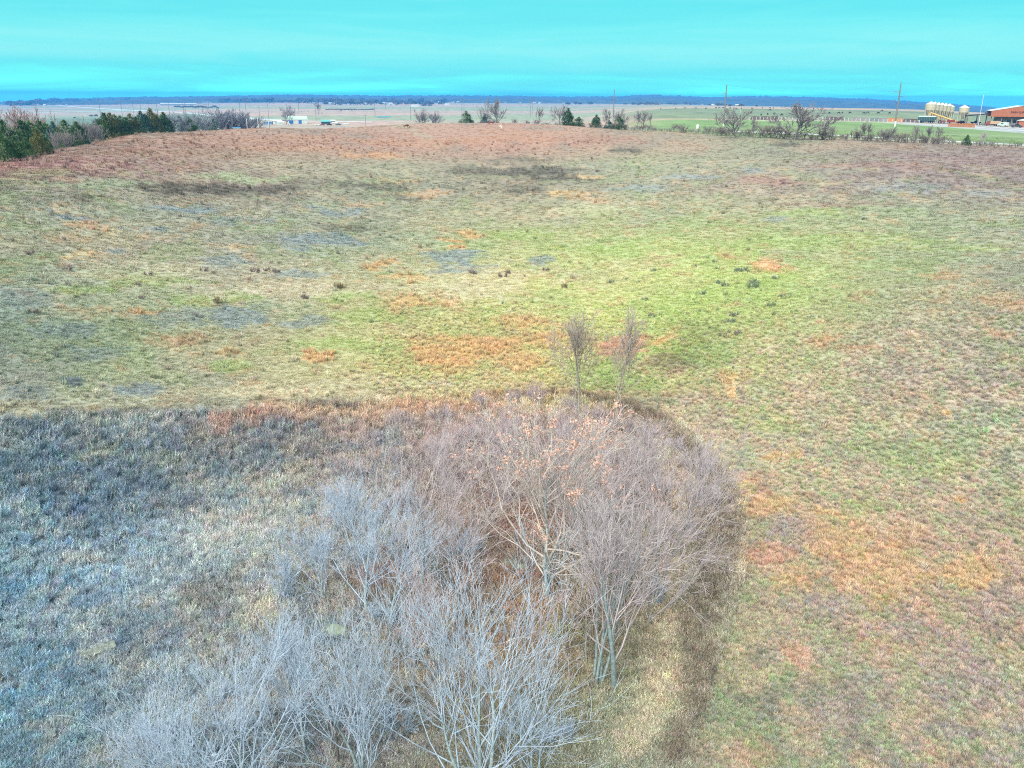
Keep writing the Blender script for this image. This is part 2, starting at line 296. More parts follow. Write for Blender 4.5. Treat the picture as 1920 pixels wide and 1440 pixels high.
# patches: u, v, half width, half height, colour, strength
PATCH = [
 (430,358,150,10,DRK,.75),(700,348,90,9,DRK,.5),(1010,322,85,9,DRK,.85),(1050,335,55,7,DRK,.8),(900,320,70,8,DRK,.6),(170,372,40,5,DRK,.5),(1170,283,28,5,DRK,.8),(980,300,60,6,DRK,.5),
 (1480,271,26,4,DRK,.8),(640,430,60,9,DRK,.4),(760,372,60,6,DRK,.4),(980,360,40,6,DRK,.5),
 (360,394,75,8,BLU,.85),(600,450,85,14,BLU,.8),(640,395,60,6,BLU,.8),(440,415,60,6,BLU,.5),(280,425,40,7,BLU,.7),(130,418,35,5,BLU,.8),(235,472,30,6,BLU,.7),(420,490,50,9,BLU,.7),(560,508,55,7,BLU,.6),
 (850,482,50,12,BLU,.75),(870,505,70,10,BLU,.7),(1005,492,32,9,BLU,.7),(430,595,50,20,BLU,.75),(330,590,60,20,BLU,.5),(570,605,60,9,BLU,.6),(60,560,70,20,BLU,.5),(110,615,70,14,BLU,.6),(180,655,60,14,BLU,.5),
 (155,713,30,10,DBL,.7),(260,728,36,14,BLU,.8),(60,735,60,14,BLU,.5),(820,718,25,10,LAV,.6),(1290,330,60,5,BLU,.7),(1190,355,50,5,BLU,.6),(1410,320,35,5,BLU,.7),(1460,410,25,5,BLU,.5),(1700,350,80,8,BLU,.4),(1850,360,50,6,BLU,.5),
 (860,660,90,24,ORG,.75),(850,678,45,16,ORG,.8),(940,650,60,20,ORG,.75),(980,683,50,14,ORG,.7),(790,655,35,12,ORG,.8),(985,600,55,14,ORG,.6),(1040,635,50,20,ORG,.7),(1165,650,45,20,(225,160,130),.8),(590,664,28,9,ORG,.9),
 (430,668,34,7,ORG,.6),(350,640,45,14,OR2,.5),(700,500,20,6,ORG,.7),(730,493,25,6,ORG,.6),(765,525,24,9,(235,190,120),.9),(735,517,28,5,ORG,.7),(765,568,45,13,ORG,.6),(825,560,20,11,ORG,.7),(850,465,20,5,ORG,.8),(845,448,24,6,ORG,.7),(890,438,28,5,ORG,.7),
 (280,586,18,8,ORG,.8),(450,463,34,8,(210,185,140),.8),(150,480,24,7,(215,190,135),.8),(180,430,40,8,OR2,.6),(150,450,60,10,(205,178,140),.6),(230,440,20,7,(210,190,140),.6),(700,385,40,5,OR2,.6),(790,365,60,6,OR2,.6),
 (1060,365,50,6,ORG,.6),(1110,378,40,5,OR2,.6),(1100,330,35,5,ORG,.6),(760,340,50,5,ORG,.5),(1435,498,24,10,(222,175,125),.9),(1365,483,22,5,OR2,.6),(1540,638,34,14,OR2,.7),(1240,632,14,12,ORG,.8),(1225,635,10,10,ORG,.6),
 (1370,720,28,14,ORG,.6),(1390,752,12,13,(240,205,140),1.),(1795,782,12,5,ORG,.9),(1465,862,20,9,ORG,.7),(1495,855,10,8,ORG,.5),(1790,520,45,10,OR2,.5),(1880,570,50,12,OR2,.5),(1890,620,40,10,OR2,.5),(1600,660,50,8,OR2,.5),(1790,935,20,8,ORG,.7),
 (1420,920,34,26,(226,168,140),.65),(1440,950,60,22,ORG,.6),(1450,1035,50,22,(222,166,136),.6),(1560,1000,70,40,ORG,.5),(1650,1070,90,60,ORG,.5),(1830,1080,60,40,ORG,.55),(1500,1085,40,26,ORG,.5),(1700,1000,50,30,OR2,.4),
 (1500,1245,24,24,(215,165,140),.7),(1640,1300,60,22,LAV,.4),(1490,990,50,26,LAV,.6),(1550,1140,60,25,LAV,.5),(1700,1180,60,30,LAV,.4),(1900,1150,60,40,LAV,.4),(1790,1260,80,40,LAV,.35),(1600,1360,70,30,LAV,.35),
 (1120,700,70,25,GRN,.6),(1190,720,60,20,GRN,.5),(980,440,70,9,GRN,.5),(1130,470,90,18,GRN,.5),(1330,545,120,30,(168,194,110),.5),(1270,600,80,30,GRN,.4),(1600,450,160,14,GRN,.4),(1800,470,80,8,GRN,.4),(1510,400,80,8,GRN,.5),
 (640,560,60,14,GRN,.6),(400,565,90,10,GRN,.5),(700,600,70,18,GRN,.5),(900,590,60,20,GRN,.4),(300,530,90,12,GRN,.5),(170,540,60,10,GRN,.5),(640,645,60,12,GRN,.5),(420,690,50,12,GRN,.5),(1400,920,30,10,GRN,.3),(1300,660,70,30,(140,170,90),.5),
 (1250,680,50,18,BRN,.45),(1300,620,60,20,(140,150,100),.4),(1440,790,80,20,GRN,.35),(1750,870,90,30,GRN,.35),(1640,950,60,14,GRN,.35),(1640,840,80,14,(150,178,110),.4),
 (900,530,150,28,(206,198,156),.7),(820,545,120,14,PAL,.5),(540,545,150,20,(206,198,166),.75),(330,505,130,16,(196,194,160),.6),(270,520,120,14,(190,196,155),.5),(480,335,110,7,(168,182,138),.8),(200,345,120,7,(160,180,138),.6),(1130,395,90,10,(190,192,145),.5),(700,720,150,18,PAL,.5),(500,742,150,12,(214,204,164),.7),(820,728,150,9,(210,202,150),.6),
 (1190,530,110,20,(190,196,130),.5),(250,745,150,12,(190,195,165),.5),(1000,715,60,12,(205,195,130),.5),(1040,745,50,6,(205,180,110),.5),
 # red hill streaks
 (800,268,170,8,(184,138,108),.7),(550,262,150,7,(180,136,108),.6),(980,262,130,7,(184,134,106),.7),(1130,262,80,8,(172,130,108),.7),(980,248,110,5,(182,138,110),.6),(350,290,160,8,(166,134,108),.5),(700,292,60,6,(210,150,105),.6),
 (560,280,120,5,(192,146,110),.5),(760,238,110,5,(168,165,130),.5),(640,236,90,3,(175,165,130),.5),(1330,262,60,5,(165,150,125),.5),(1420,340,80,6,(170,125,110),.5),(1640,310,140,6,(165,125,110),.4),(1700,290,120,5,(150,125,125),.4),
 (1560,385,110,6,(160,125,115),.4),(1850,300,80,8,(150,122,118),.5),
 # thicket floor and brush, left brush patches blued by painted lens shading
 (405,800,26,22,(196,152,134),.6),(560,775,80,16,(190,150,118),.55),(700,775,90,18,(186,140,112),.5),(860,770,110,14,(176,130,106),.6),(480,790,60,16,(180,140,120),.5),(250,780,150,10,(108,112,112),.7),(600,765,60,8,(108,104,96),.7),(1180,785,60,12,(150,112,92),.7),
 (990,745,160,8,(140,110,86),.7),(1240,860,40,40,LAV,.3),(1000,990,50,22,(172,122,98),.5),(840,830,70,24,(168,128,118),.4),(700,1080,40,20,(160,110,92),.5),(1110,1110,30,14,(205,178,105),.5),(1060,1160,30,20,(160,160,90),.4),(1070,1200,50,16,(158,160,90),.4),
 (1020,1150,60,20,(160,120,90),.5),(960,1090,70,20,(158,115,92),.4),(800,1180,60,30,(150,122,105),.5),(740,1100,70,20,(140,112,100),.4),(1240,1080,50,60,(185,160,135),.45),(1270,1180,60,40,(180,168,135),.4),(1230,1330,60,40,(168,178,140),.5),
 (450,1020,90,26,(186,194,188),.4),(520,1060,60,40,(190,188,172),.35),(500,1160,40,40,(190,182,150),.4),(330,1000,80,16,(160,176,186),.5),(80,1040,80,16,(135,178,205),.5),(180,1090,80,20,(140,178,200),.5),(130,900,90,30,(100,126,148),.35),(420,1120,70,30,(112,118,120),.6),
 (260,900,70,14,(96,120,140),.5),(300,870,60,12,(176,180,150),.4),(180,860,50,10,(170,180,150),.4),(60,1250,90,40,(80,122,150),.45),(250,1180,70,24,(98,118,130),.5),(330,1300,60,30,(120,136,148),.3),(130,950,100,20,(86,116,145),.4),(330,940,50,16,(90,110,125),.4),(90,820,90,20,(112,128,138),.35),
]
RIM = [(1000,742,8),(1120,752,12),(1180,766,18),(1235,792,26),(1288,832,32),(1330,880,36),(1352,930,38),(1358,985,38),(1352,1040,38),(1345,1100,38),(1332,1160,38),(1316,1220,38),(1300,1280,38),(1284,1340,38),(1266,1400,38),(1250,1450,38)]
MOW = [(1130,735,9),(1200,752,10),(1270,780,14),(1340,825,20),(1385,880,20),(1402,930,14)]

def _patch_world(u, v, ru, rv):
    c = gp(u, v)[:2]; e = gp(u + ru, v)[:2]; w = gp(u - ru, v)[:2]; lo = gp(u, min(v + rv, 1500))[:2]; hi = gp(u, v - rv)[:2]
    a = ((e[0] - w[0]) / 2, (e[1] - w[1]) / 2); b = ((hi[0] - lo[0]) / 2, (hi[1] - lo[1]) / 2)
    lb = math.hypot(*b); la = math.hypot(*a)
    if la > 6 * ru / FPX * math.hypot(*c): a = (a[0] * .3, a[1] * .3)
    if lb < .3: b = (b[0] * .3 / max(lb, 1e-3), b[1] * .3 / max(lb, 1e-3))
    det = a[0] * b[1] - a[1] * b[0]
    if abs(det) < 1e-3: a = (ru / FPX * math.hypot(*c), 0); b = (0, max(lb, .5)); det = a[0] * b[1]
    return c[0], c[1], a, b, det
PW = [_patch_world(*p[:4]) + (np.array(p[4], float), p[5], i) for i, p in enumerate(PATCH)]
def _chain(pts):
    o = []
    for (u0, v0, w0), (u1, v1, w1) in zip(pts[:-1], pts[1:]):
        for t in (0, .33, .66):
            u = u0 + (u1 - u0) * t; v = v0 + (v1 - v0) * t; w = w0 + (w1 - w0) * t
            x, y, _ = gp(u, v); x2, y2, _ = gp(u + w, v); o.append((x, y, math.hypot(x2 - x, y2 - y)))
    return np.array(o)
RIMW = _chain(RIM); MOWW = _chain(MOW); INNW = _chain([(1215, 830, 12), (1262, 890, 20), (1285, 960, 24), (1284, 1040, 26), (1270, 1120, 28), (1250, 1200, 30), (1228, 1280, 32), (1205, 1350, 34), (1175, 1450, 36)])
def _near(x, y, P):
    d = np.full(x.shape, 9.0)
    for px, py, w in P: d = np.minimum(d, np.hypot(x - px, y - py) / w)
    return d
# outline of the unmown brush in the world
BR = [(-400, 800), (0, 790), (200, 778), (400, 776), (560, 765), (700, 752), (850, 744), (1000, 738), (1110, 745), (1180, 756), (1250, 782), (1320, 828), (1368, 885), (1392, 945), (1398, 1010), (1392, 1080), (1376, 1150), (1354, 1220), (1335, 1290), (1315, 1350), (1292, 1440), (1275, 1560), (-400, 1560)]
BRW = np.array([gp(u, v)[:2] for u, v in BR])
def inside_brush(x, y):
    n = len(BRW); r = np.zeros(x.shape, bool); j = n - 1
    for i in range(n):
        xi, yi = BRW[i]; xj, yj = BRW[j]
        if yi != yj:
            c = ((yi > y) != (yj > y)) & (x < (xj - xi) * (y - yi) / (yj - yi) + xi); r ^= c
        j = i
    return r

# distant fields: az centre (u), r0, r1, half width in u, colour
def col_far(x, y, r, u):
    n = fbm(x / 160, y / 160, 31, 4); n2 = fbm(x / 40, y / 90, 37, 3)
    c = np.empty(x.shape + (3,)); base = np.array((176, 162, 142.)); pink = np.array((196, 160, 142.)); grn = np.array((150, 166, 130.))
    strip = np.sin(y / 210 + 3 * fbm(x / 900, y / 500, 41, 2) * 3)
    t = np.clip((n - 0.42) * 5 + strip * 0.35, 0, 1)[..., None]
    c[:] = base * (1 - t) + pink * t
    t = np.clip((fbm(x / 500, y / 260, 47, 3) - 0.52) * 9, 0, 1)[..., None]
    c = c * (1 - t) + grn * t
    def zone(m, colr, k=1.0):
        nonlocal c
        m = (np.clip(m, 0, 1) * k)[..., None]; c = c * (1 - m) + np.array(colr, float) * m
    L_ = lambda a, b, s: np.clip((a - b) / s, 0, 1)
    # left: tan field near, dark green pasture beyond
    lf = L_(430, u, 60)
    zone(lf * L_(r, 600, 60) * L_(980, r, 40), (168, 150, 135))
    zone(lf * L_(r, 980, 40) * L_(2100, r, 200), (112, 140, 104))
    zone(lf * L_(r, 980, 30) * L_(1060, r, 20), (96, 98, 96))
    # right: bright green slope, grey-green pasture, pale stubble behind
    rt = L_(u, 1120, 120)
    zone(rt * L_(r, 300, 10) * L_(560, r, 30), (128, 158, 96))
    zone(rt * L_(r, 420, 50) * L_(560, r, 15) * L_(u, 1220, 60), (118, 164, 86), 0.7)
    zone(rt * L_(r, 560, 10) * L_(1050, r, 60), (128, 150, 112))
    zone(rt * L_(r, 1050, 60) * L_(1700, r, 100), (182, 162, 142))
    zone(rt * L_(r, 600, 60) * L_(1000, r, 100) * np.clip((n2 - 0.5) * 6, 0, 1), (108, 122, 104), 0.6)
    zone(L_(u, 1100, 60) * L_(1330, u, 60) * L_(r, 330, 15) * L_(430, r, 40), (160, 158, 112), 0.7)
    # gravel yard and pens
    yr = np.interp(u, [1600, 1700, 1830, 1925, 2400], [540, 505, 478, 445, 390]); zone(L_(u, 1640, 60) * L_(r, yr, 4) * L_(600, r, 12), (172, 182, 186))
    zone(L_(u, 1405, 25) * L_(r, 545, 5) * L_(575, r, 8), (150, 130, 120))
    zone(L_(u, 1405, 25) * L_(r, 528, 4) * L_(548, r, 5), (186, 176, 160))
    c *= (0.86 + 0.28 * fbm(x / 9, y / 14, 53, 3))[..., None]
    return c

CREST = np.array([(-500, 150), (0, 188), (130, 226), (250, 285), (500, 360), (760, 430), (1000, 425), (1110, 395), (1200, 370), (1350, 315), (1500, 292), (1700, 284), (1920, 284), (2400, 270)], float)
def land_colour(x, y):
    x = np.asarray(x, float); y = np.asarray(y, float); z = h(x, y); u, v = project(x, y, z); r = np.hypot(x, y)
    uu = np.clip(u, -500, 2400)
    wx = x + 4 * (fbm(x / 7, y / 7, 61, 3) - .5) * np.clip(r / 90, .4, 2); wy = y + 6 * (fbm(x / 7, y / 7, 67, 3) - .5) * np.clip(r / 90, .4, 2)
    wu, wv = project(wx, wy, z)
    cu = np.clip(wu, 0, 1919.9); cv = np.clip(wv, GV[0], GV[-1] - .01)
    i = cu / 240.0; i0 = np.minimum(i.astype(int), 7); fi = (i - i0)[..., None]
    j0 = np.clip(np.searchsorted(GV, cv, 'right') - 1, 0, len(GV) - 2); fj = ((cv - GV[j0]) / (GV[j0 + 1] - GV[j0]))[..., None]
    c = (GC[j0, i0] * (1 - fi) + GC[j0, i0 + 1] * fi) * (1 - fj) + (GC[j0 + 1, i0] * (1 - fi) + GC[j0 + 1, i0 + 1] * fi) * fj
    ib = inside_brush(x, y)
    # keep the brush colours inside the brush, the pasture colours outside
    out_c = np.where(ib[..., None], 0, 1)
    jj = np.where(~ib & (cv > 750) & (cv < 880) & (cu < 1300), 1.0, 0.0)[..., None]
    c = c * (1 - jj) + np.array((178, 176, 146.)) * jj
    # species mosaic of the open pasture
    n1 = fbm(x / 6.0, y / 9.0, 71, 4); n2 = fbm(x / 2.2, y / 3.0, 73, 3); n3 = fbm(x / 14, y / 22, 79, 3)
    nm = (~ib).astype(float) * np.clip((v - 285) / 40, 0, 1)
    def mix(m, colr, k=1.0):
        nonlocal c
        m = (np.clip(m, 0, 1) * k)[..., None]; c = c * (1 - m) + np.array(colr, float) * m
    mix(nm * (n1 - .58) * 9, (150, 180, 108), .30)
    mix(nm * (.44 - n1) * 9, (196, 186, 148), .34)
    mix(nm * (n3 - .62) * 8, (140, 146, 136), .25)
    mix(nm * (n2 - .64) * 12, (206, 168, 128), .4)
    # fine mixture of green shoots and pinkish straw on the near slope
    n4 = fbm(x / .8, y / 1.0, 87, 3); n5 = fbm(x / 1.7, y / 2.2, 89, 3); rs_ = (~ib) * np.clip((u - 1150) / 250, 0, 1) * np.clip((v - 560) / 200, 0, 1)
    mix(rs_ * (n4 - .50) * 9, (158, 184, 134), .50); mix(rs_ * (n5 - .50) * 9, (216, 184, 162), .42); mix(rs_ * (.40 - n4) * 10, (132, 136, 124), .5)
    # unmown brush: slanting streaks of dark stems, bleached straw and painted lens tint
    n6 = fbm((x + y * .5) / 9, (y - x * .5) / 3.2, 91, 4); n7 = fbm(x / 1.3, y / 1.6, 93, 3); lb_ = ib * np.clip((900 - u) / 350, 0, 1)
    mix(lb_ * (n6 - .52) * 9, (180, 186, 176), .38); mix(lb_ * (.46 - n6) * 9, (104, 122, 132), .42); mix(lb_ * (n7 - .58) * 10, (172, 160, 144), .35); mix(lb_ * (.42 - n7) * 10, (100, 126, 146), .45)
    hill = np.clip((300 - v) / 30, 0, 1) * (~ib)
    hs_ = fbm(x / 9, y / 22, 83, 4)
    mix(hill * (hs_ - .52) * 9, (184, 148, 126), .40); mix(hill * (.46 - hs_) * 9, (142, 136, 122), .45)
    for px, py, A, B, det, colr, st, k in PW:
        dx_ = wx - px; dy_ = wy - py; ex = (dx_ * B[1] - dy_ * B[0]) / det; ey = (A[0] * dy_ - A[1] * dx_) / det
        d = np.hypot(ex, ey); msk = d < 1.8
        if not msk.any(): continue
        w = np.zeros(x.shape); xs = x[msk]; ys = y[msk]; sc = max(min(math.hypot(*A), math.hypot(*B)) * .35, .5)
        w[msk] = np.clip((1.12 - d[msk] + 1.5 * (fbm(xs / sc, ys / sc, 101 + k, 4) - .5)) * 2.6, 0, 1) * st
        c = c * (1 - w[..., None]) + colr * w[..., None]
    # rim of brown weeds and the mown strip
    bl = r < 130
    if bl.any():
        w = np.zeros(x.shape); w[bl] = np.clip((1.45 - _near(wx[bl], wy[bl], RIMW) + 1.9 * (n2[bl] - .5)) * 1.2, 0, 1) * .74 * (.75 + .5 * n7[bl]) * ib[bl]
        c = c * (1 - w[..., None]) + np.array((116, 108, 96.)) * w[..., None]
        w = np.zeros(x.shape); w[bl] = np.clip(1.4 - _near(wx[bl], wy[bl], INNW) + 1.6 * (n2[bl] - .5), 0, 1) * .6 * ib[bl]
        c = c * (1 - w[..., None]) + np.array((192, 176, 150.)) * w[..., None]
        w = np.zeros(x.shape); w[bl] = np.clip(1.3 - _near(wx[bl], wy[bl], MOWW) + .9 * (n2[bl] - .5), 0, 1) * .65 * (~ib[bl])
        c = c * (1 - w[..., None]) + np.array((212, 196, 152.)) * w[..., None]
    # beyond the crest
    cd = np.interp(uu, CREST[:, 0], CREST[:, 1])
    f = np.clip((r - cd) / (cd * .02), 0, 1)[..., None]
    far = col_far(x, y, r, uu)
    c = c * (1 - f) + far * f
    lum = c.mean(-1, keepdims=True); c = c * .92 + lum * .08 + 6
    return c, ib, v, u, r

# ------------------------------------------------------------------ the ground sheet
dep = np.radians(np.linspace(52, 4.6, 400)); r1 = CAM_Z / np.tan(dep)
rr = np.concatenate([[1.0, 4, 8, 12, 16, 19], r1, np.exp(np.linspace(math.log(r1[-1]), math.log(14000), 230))[1:]])
aa = np.radians(np.concatenate([np.linspace(-180, -46, 28)[:-1], np.linspace(-46, 46, 600), np.linspace(46, 180, 28)[1:]]))
R_, A_ = np.meshgrid(rr, aa, indexing='ij'); GX = R_ * np.sin(A_); GY = R_ * np.cos(A_); GZ = h(GX, GY)
nr, na = GX.shape; idx = np.arange(nr * na).reshape(nr, na)
F = np.stack([idx[:-1, :-1], idx[:-1, 1:], idx[1:, 1:], idx[1:, :-1]], -1).reshape(-1, 4)
gc, gib, gv, gu, gr = land_colour(GX.ravel(), GY.ravel())

def ground_material():
    m = bpy.data.materials.new('pasture'); m.use_nodes = True; t = m.node_tree; n = t.nodes; l = t.links; b = n['Principled BSDF']
    at = n.new('ShaderNodeAttribute'); at.attribute_name = 'land'
    g = n.new('ShaderNodeNewGeometry')
    fac = None
    for sc, det, lo, hi in ((0.35, 6, 0.88, 1.12), (2.2, 5, 0.8, 1.2), (9.0, 4, 0.75, 1.25)):
        no = n.new('ShaderNodeTexNoise'); no.inputs['Scale'].default_value = sc; no.inputs['Detail'].default_value = det; no.inputs['Roughness'].default_value = .65
        l.new(g.outputs['Position'], no.inputs['Vector'])
        mr = n.new('ShaderNodeMapRange'); mr.inputs[1].default_value = .3; mr.inputs[2].default_value = .7; mr.inputs[3].default_value = lo; mr.inputs[4].default_value = hi
        l.new(no.outputs['Fac'], mr.inputs[0])
        if fac is None: fac = mr.outputs[0]; fac0 = no
        else:
            mu = n.new('ShaderNodeMath'); mu.operation = 'MULTIPLY'; l.new(fac, mu.inputs[0]); l.new(mr.outputs[0], mu.inputs[1]); fac = mu.outputs[0]
    mx = n.new('ShaderNodeMix'); mx.data_type = 'RGBA'; mx.blend_type = 'MULTIPLY'; mx.inputs[0].default_value = 1
    cb = n.new('ShaderNodeCombineColor'); l.new(fac, cb.inputs[0]); l.new(fac, cb.inputs[1]); l.new(fac, cb.inputs[2])
    l.new(at.outputs['Color'], mx.inputs[6]); l.new(cb.outputs[0], mx.inputs[7]); l.new(mx.outputs[2], b.inputs['Base Color'])
    b.inputs['Roughness'].default_value = 1.0; b.inputs['Specular IOR Level'].default_value = 0.1
    bp = n.new('ShaderNodeBump'); bp.inputs['Strength'].default_value = .35; bp.inputs['Distance'].default_value = .15
    l.new(fac, bp.inputs['Height']); l.new(bp.outputs[0], b.inputs['Normal'])
    return m
gm = mesh_np('ground', np.stack([GX, GY, GZ], -1).reshape(-1, 3), F[:, ::-1], ground_material())
ca = gm.attributes.new('land', 'FLOAT_COLOR', 'POINT')
gc = gc * .8 + gc.mean(1, keepdims=True) * .2 + 2; ga = alb(gc); ca.data.foreach_set('color', np.concatenate([ga, np.ones((len(ga), 1))], 1).astype(np.float32).ravel())
gm.polygons.foreach_set('use_smooth', np.ones(len(gm.polygons), bool))
ground = link('ground', gm); tag(ground, kind='structure')
del gc, ga, GX, GY, GZ, F
# ------------------------------------------------------------------ grasses and weeds: small tufts scattered over the ground
def tuft_material():
    m = bpy.data.materials.new('blades'); m.use_nodes = True; t = m.node_tree; n = t.nodes; l = t.links; b = n['Principled BSDF']
    at = n.new('ShaderNodeAttribute'); at.attribute_type = 'INSTANCER'; at.attribute_name = 'col'
    at2 = n.new('ShaderNodeAttribute'); at2.attribute_name = 'tone'
    mx = n.new('ShaderNodeMix'); mx.data_type = 'RGBA'; mx.blend_type = 'MULTIPLY'; mx.inputs[0].default_value = 1
    l.new(at.outputs['Color'], mx.inputs[6]); l.new(at2.outputs['Color'], mx.inputs[7]); l.new(mx.outputs[2], b.inputs['Base Color'])
    b.inputs['Roughness'].default_value = 1; b.inputs['Specular IOR Level'].default_value = 0.1
    return m
TM = tuft_material()
def blade_mesh(name, rng, n, rad, hgt, w, lean, segs=1, tone=(.7, 1.35), branch=0):
    V = []; Fc = []; T = []
    for i in range(n):
        a = rng.uniform(0, 6.283); q = rad * math.sqrt(rng.random()); x0, y0 = q * math.cos(a), q * math.sin(a)
        b = a + rng.gauss(0, .9) if rng.random() < .7 else rng.uniform(0, 6.283)
        hh = hgt * rng.uniform(.5, 1.15); ln = lean * rng.uniform(.3, 1.3) * hh
        wa = rng.uniform(0, 3.14); wx, wy = math.cos(wa) * w / 2, math.sin(wa) * w / 2
        tp = (x0 + ln * math.cos(b), y0 + ln * math.sin(b), hh); k = len(V); tn = rng.uniform(*tone)
        if segs == 1:
            V += [(x0 - wx, y0 - wy, -.03), (x0 + wx, y0 + wy, -.03), tp]; Fc.append((k, k + 1, k + 2)); T += [tn * .8, tn * .8, tn * 1.1]
        else:
            mid = (x0 + .35 * ln * math.cos(b), y0 + .35 * ln * math.sin(b), hh * .62)
            V += [(x0 - wx, y0 - wy, -.03), (x0 + wx, y0 + wy, -.03), (mid[0] + wx * .9, mid[1] + wy * .9, mid[2]), (mid[0] - wx * .9, mid[1] - wy * .9, mid[2]), tp]
            Fc += [(k, k + 1, k + 2), (k, k + 2, k + 3), (k + 3, k + 2, k + 4)]; T += [tn * .75, tn * .75, tn, tn, tn * 1.1]
        for j in range(branch):
            f = rng.uniform(.4, .95); p = (x0 + f * ln * math.cos(b), y0 + f * ln * math.sin(b), hh * f); c = rng.uniform(0, 6.283); e = rng.uniform(.1, .28) * hgt
            k = len(V); V += [(p[0] - wx, p[1] - wy, p[2]), (p[0] + wx, p[1] + wy, p[2] + .01), (p[0] + e * math.cos(c), p[1] + e * math.sin(c), p[2] + e * .9)]
            Fc.append((k, k + 1, k + 2)); T += [tn] * 3
    m = mesh_np(name, V, Fc, TM); a = m.attributes.new('tone', 'FLOAT_COLOR', 'POINT')
    T = np.array(T); a.data.foreach_set('color', np.stack([T, T, T, np.ones_like(T)], 1).astype(np.float32).ravel())
    return m
rng = random.Random(7)
def lib(name, meshes):
    c = bpy.data.collections.new(name)
    for i, m in enumerate(meshes): c.objects.link(bpy.data.objects.new('%s_%02d' % (name, i), m))
    return c
GRASS = lib('turf_tuft', [blade_mesh('turf_blades', rng, 46, .34, .13, .035, 1.5) for _ in range(5)])
TALL = lib('clump', [blade_mesh('clump_blades', rng, 60, .20, .62, .03, .55, 2, (.8, 1.35)) for _ in range(4)])
WEED = lib('weed', [blade_mesh('weed_stems', rng, 16, .22, .75, .022, .35, 2, (.55, 1.35), 5) for _ in range(5)])

def instancer(name, lb, pts, rot, scl, idx, colr):
    m = bpy.data.meshes.new(name); m.vertices.add(len(pts)); m.vertices.foreach_set('co', pts.astype(np.float32).ravel())
    for nm, ty, key, arr in (('rot', 'FLOAT_VECTOR', 'vector', rot), ('scl', 'FLOAT_VECTOR', 'vector', scl), ('idx', 'INT', 'value', idx),
                             ('col', 'FLOAT_COLOR', 'color', np.concatenate([colr, np.ones((len(colr), 1))], 1))):
        a = m.attributes.new(nm, ty, 'POINT'); a.data.foreach_set(key, arr.astype(np.int32 if ty == 'INT' else np.float32).ravel())
    o = link(name, m); tag(o, kind='stuff')
    g = bpy.data.node_groups.new(name + '_scatter', 'GeometryNodeTree')
    g.interface.new_socket('Geometry', in_out='INPUT', socket_type='NodeSocketGeometry'); g.interface.new_socket('Geometry', in_out='OUTPUT', socket_type='NodeSocketGeometry')
    n = g.nodes; l = g.links; gi = n.new('NodeGroupInput'); go = n.new('NodeGroupOutput'); ip = n.new('GeometryNodeInstanceOnPoints')
    ci = n.new('GeometryNodeCollectionInfo'); ci.inputs['Collection'].default_value = lb; ci.inputs['Separate Children'].default_value = True; ci.inputs['Reset Children'].default_value = True
    def at(nm, ty):
        q = n.new('GeometryNodeInputNamedAttribute'); q.data_type = ty; q.inputs['Name'].default_value = nm; return q.outputs['Attribute']
    l.new(gi.outputs[0], ip.inputs['Points']); l.new(ci.outputs[0], ip.inputs['Instance']); ip.inputs['Pick Instance'].default_value = True
    l.new(at('idx', 'INT'), ip.inputs['Instance Index']); l.new(at('rot', 'FLOAT_VECTOR'), ip.inputs['Rotation']); l.new(at('scl', 'FLOAT_VECTOR'), ip.inputs['Scale'])
    l.new(ip.outputs[0], go.inputs[0])
    md = o.modifiers.new('scatter', 'NODES'); md.node_group = g
    return o
R = np.random.default_rng(11)
def sample(n, u0, u1, d0, d1, pw=1.0):
    """points spread evenly over the angle of view between two depressions (degrees)"""
    a0, a1 = azof(u0, 700), azof(u1, 700)
    az = R.uniform(a0, a1, n); dp = np.radians(d0 + (d1 - d0) * R.random(n) ** pw); r = CAM_Z / np.tan(dp)
    return r * np.sin(az), r * np.cos(az), r
def keep(m, *arrs): return [a[m] for a in arrs]
def jitter(c, amt, hue):
    k = np.exp(R.normal(0, 1, (len(c), 1)) * (amt if np.isscalar(amt) else amt[:, None])); q = 1 + R.normal(0, hue, c.shape)
    return np.clip(alb(c) * k * q, .004, .8)
def place(name, lb, nvar, x, y, c, smin, smax, amt, hue, hs_=1.0, zoff=0.0):
    n = len(x); z = h(x, y) + zoff; s = R.uniform(smin, smax, n) if np.isscalar(smin) else smin * R.uniform(.8, 1.25, n)
    rot = np.stack([R.normal(0, .08, n), R.normal(0, .08, n), R.uniform(0, 6.283, n)], 1)
    scl = np.stack([s, s, s * hs_ * R.uniform(.75, 1.25, n)], 1)
    return instancer(name, lb, np.stack([x, y, z], 1), rot, scl, R.integers(0, nvar, n), jitter(c, amt, hue))

# short turf, thinning out with distance where single tufts are no longer seen
x, y, r = sample(330000, -260, 2180, 4.2, 47, .95)
c, ib, v, u, r = land_colour(x, y)
m = (r < 400) & ~(ib & (R.random(len(x)) < .35)); x, y, c, r = keep(m, x, y, c, r)
place('grass', GRASS, 5, x, y, c * R.uniform(.97, 1.1, (len(c), 1)), np.clip(r / 110, .55, 1.5), 0, np.clip(.17 - r / 1800, .06, .2), .05)

# bluestem: tall clumps wherever the land is orange or tan
x, y, r = sample(120000, -260, 2180, 5.2, 47, .9)
c, ib, v, u, r = land_colour(x, y)
org = c[:, 0] - .55 * c[:, 1] - .45 * c[:, 2]
p = np.clip((org - 26) / 40, 0, 1) * .55 + .03
m = (R.random(len(x)) < np.where(ib, p * .8 + .05, p)) & (r < 340); x, y, c, r = keep(m, x, y, c, r)
place('tall_grass', TALL, 4, x, y, (c * .84 + c.mean(1, keepdims=True) * .16) * 1.07 + 5, np.clip(r / 170 + .28, .4, 1.2), 0, .12, .05)

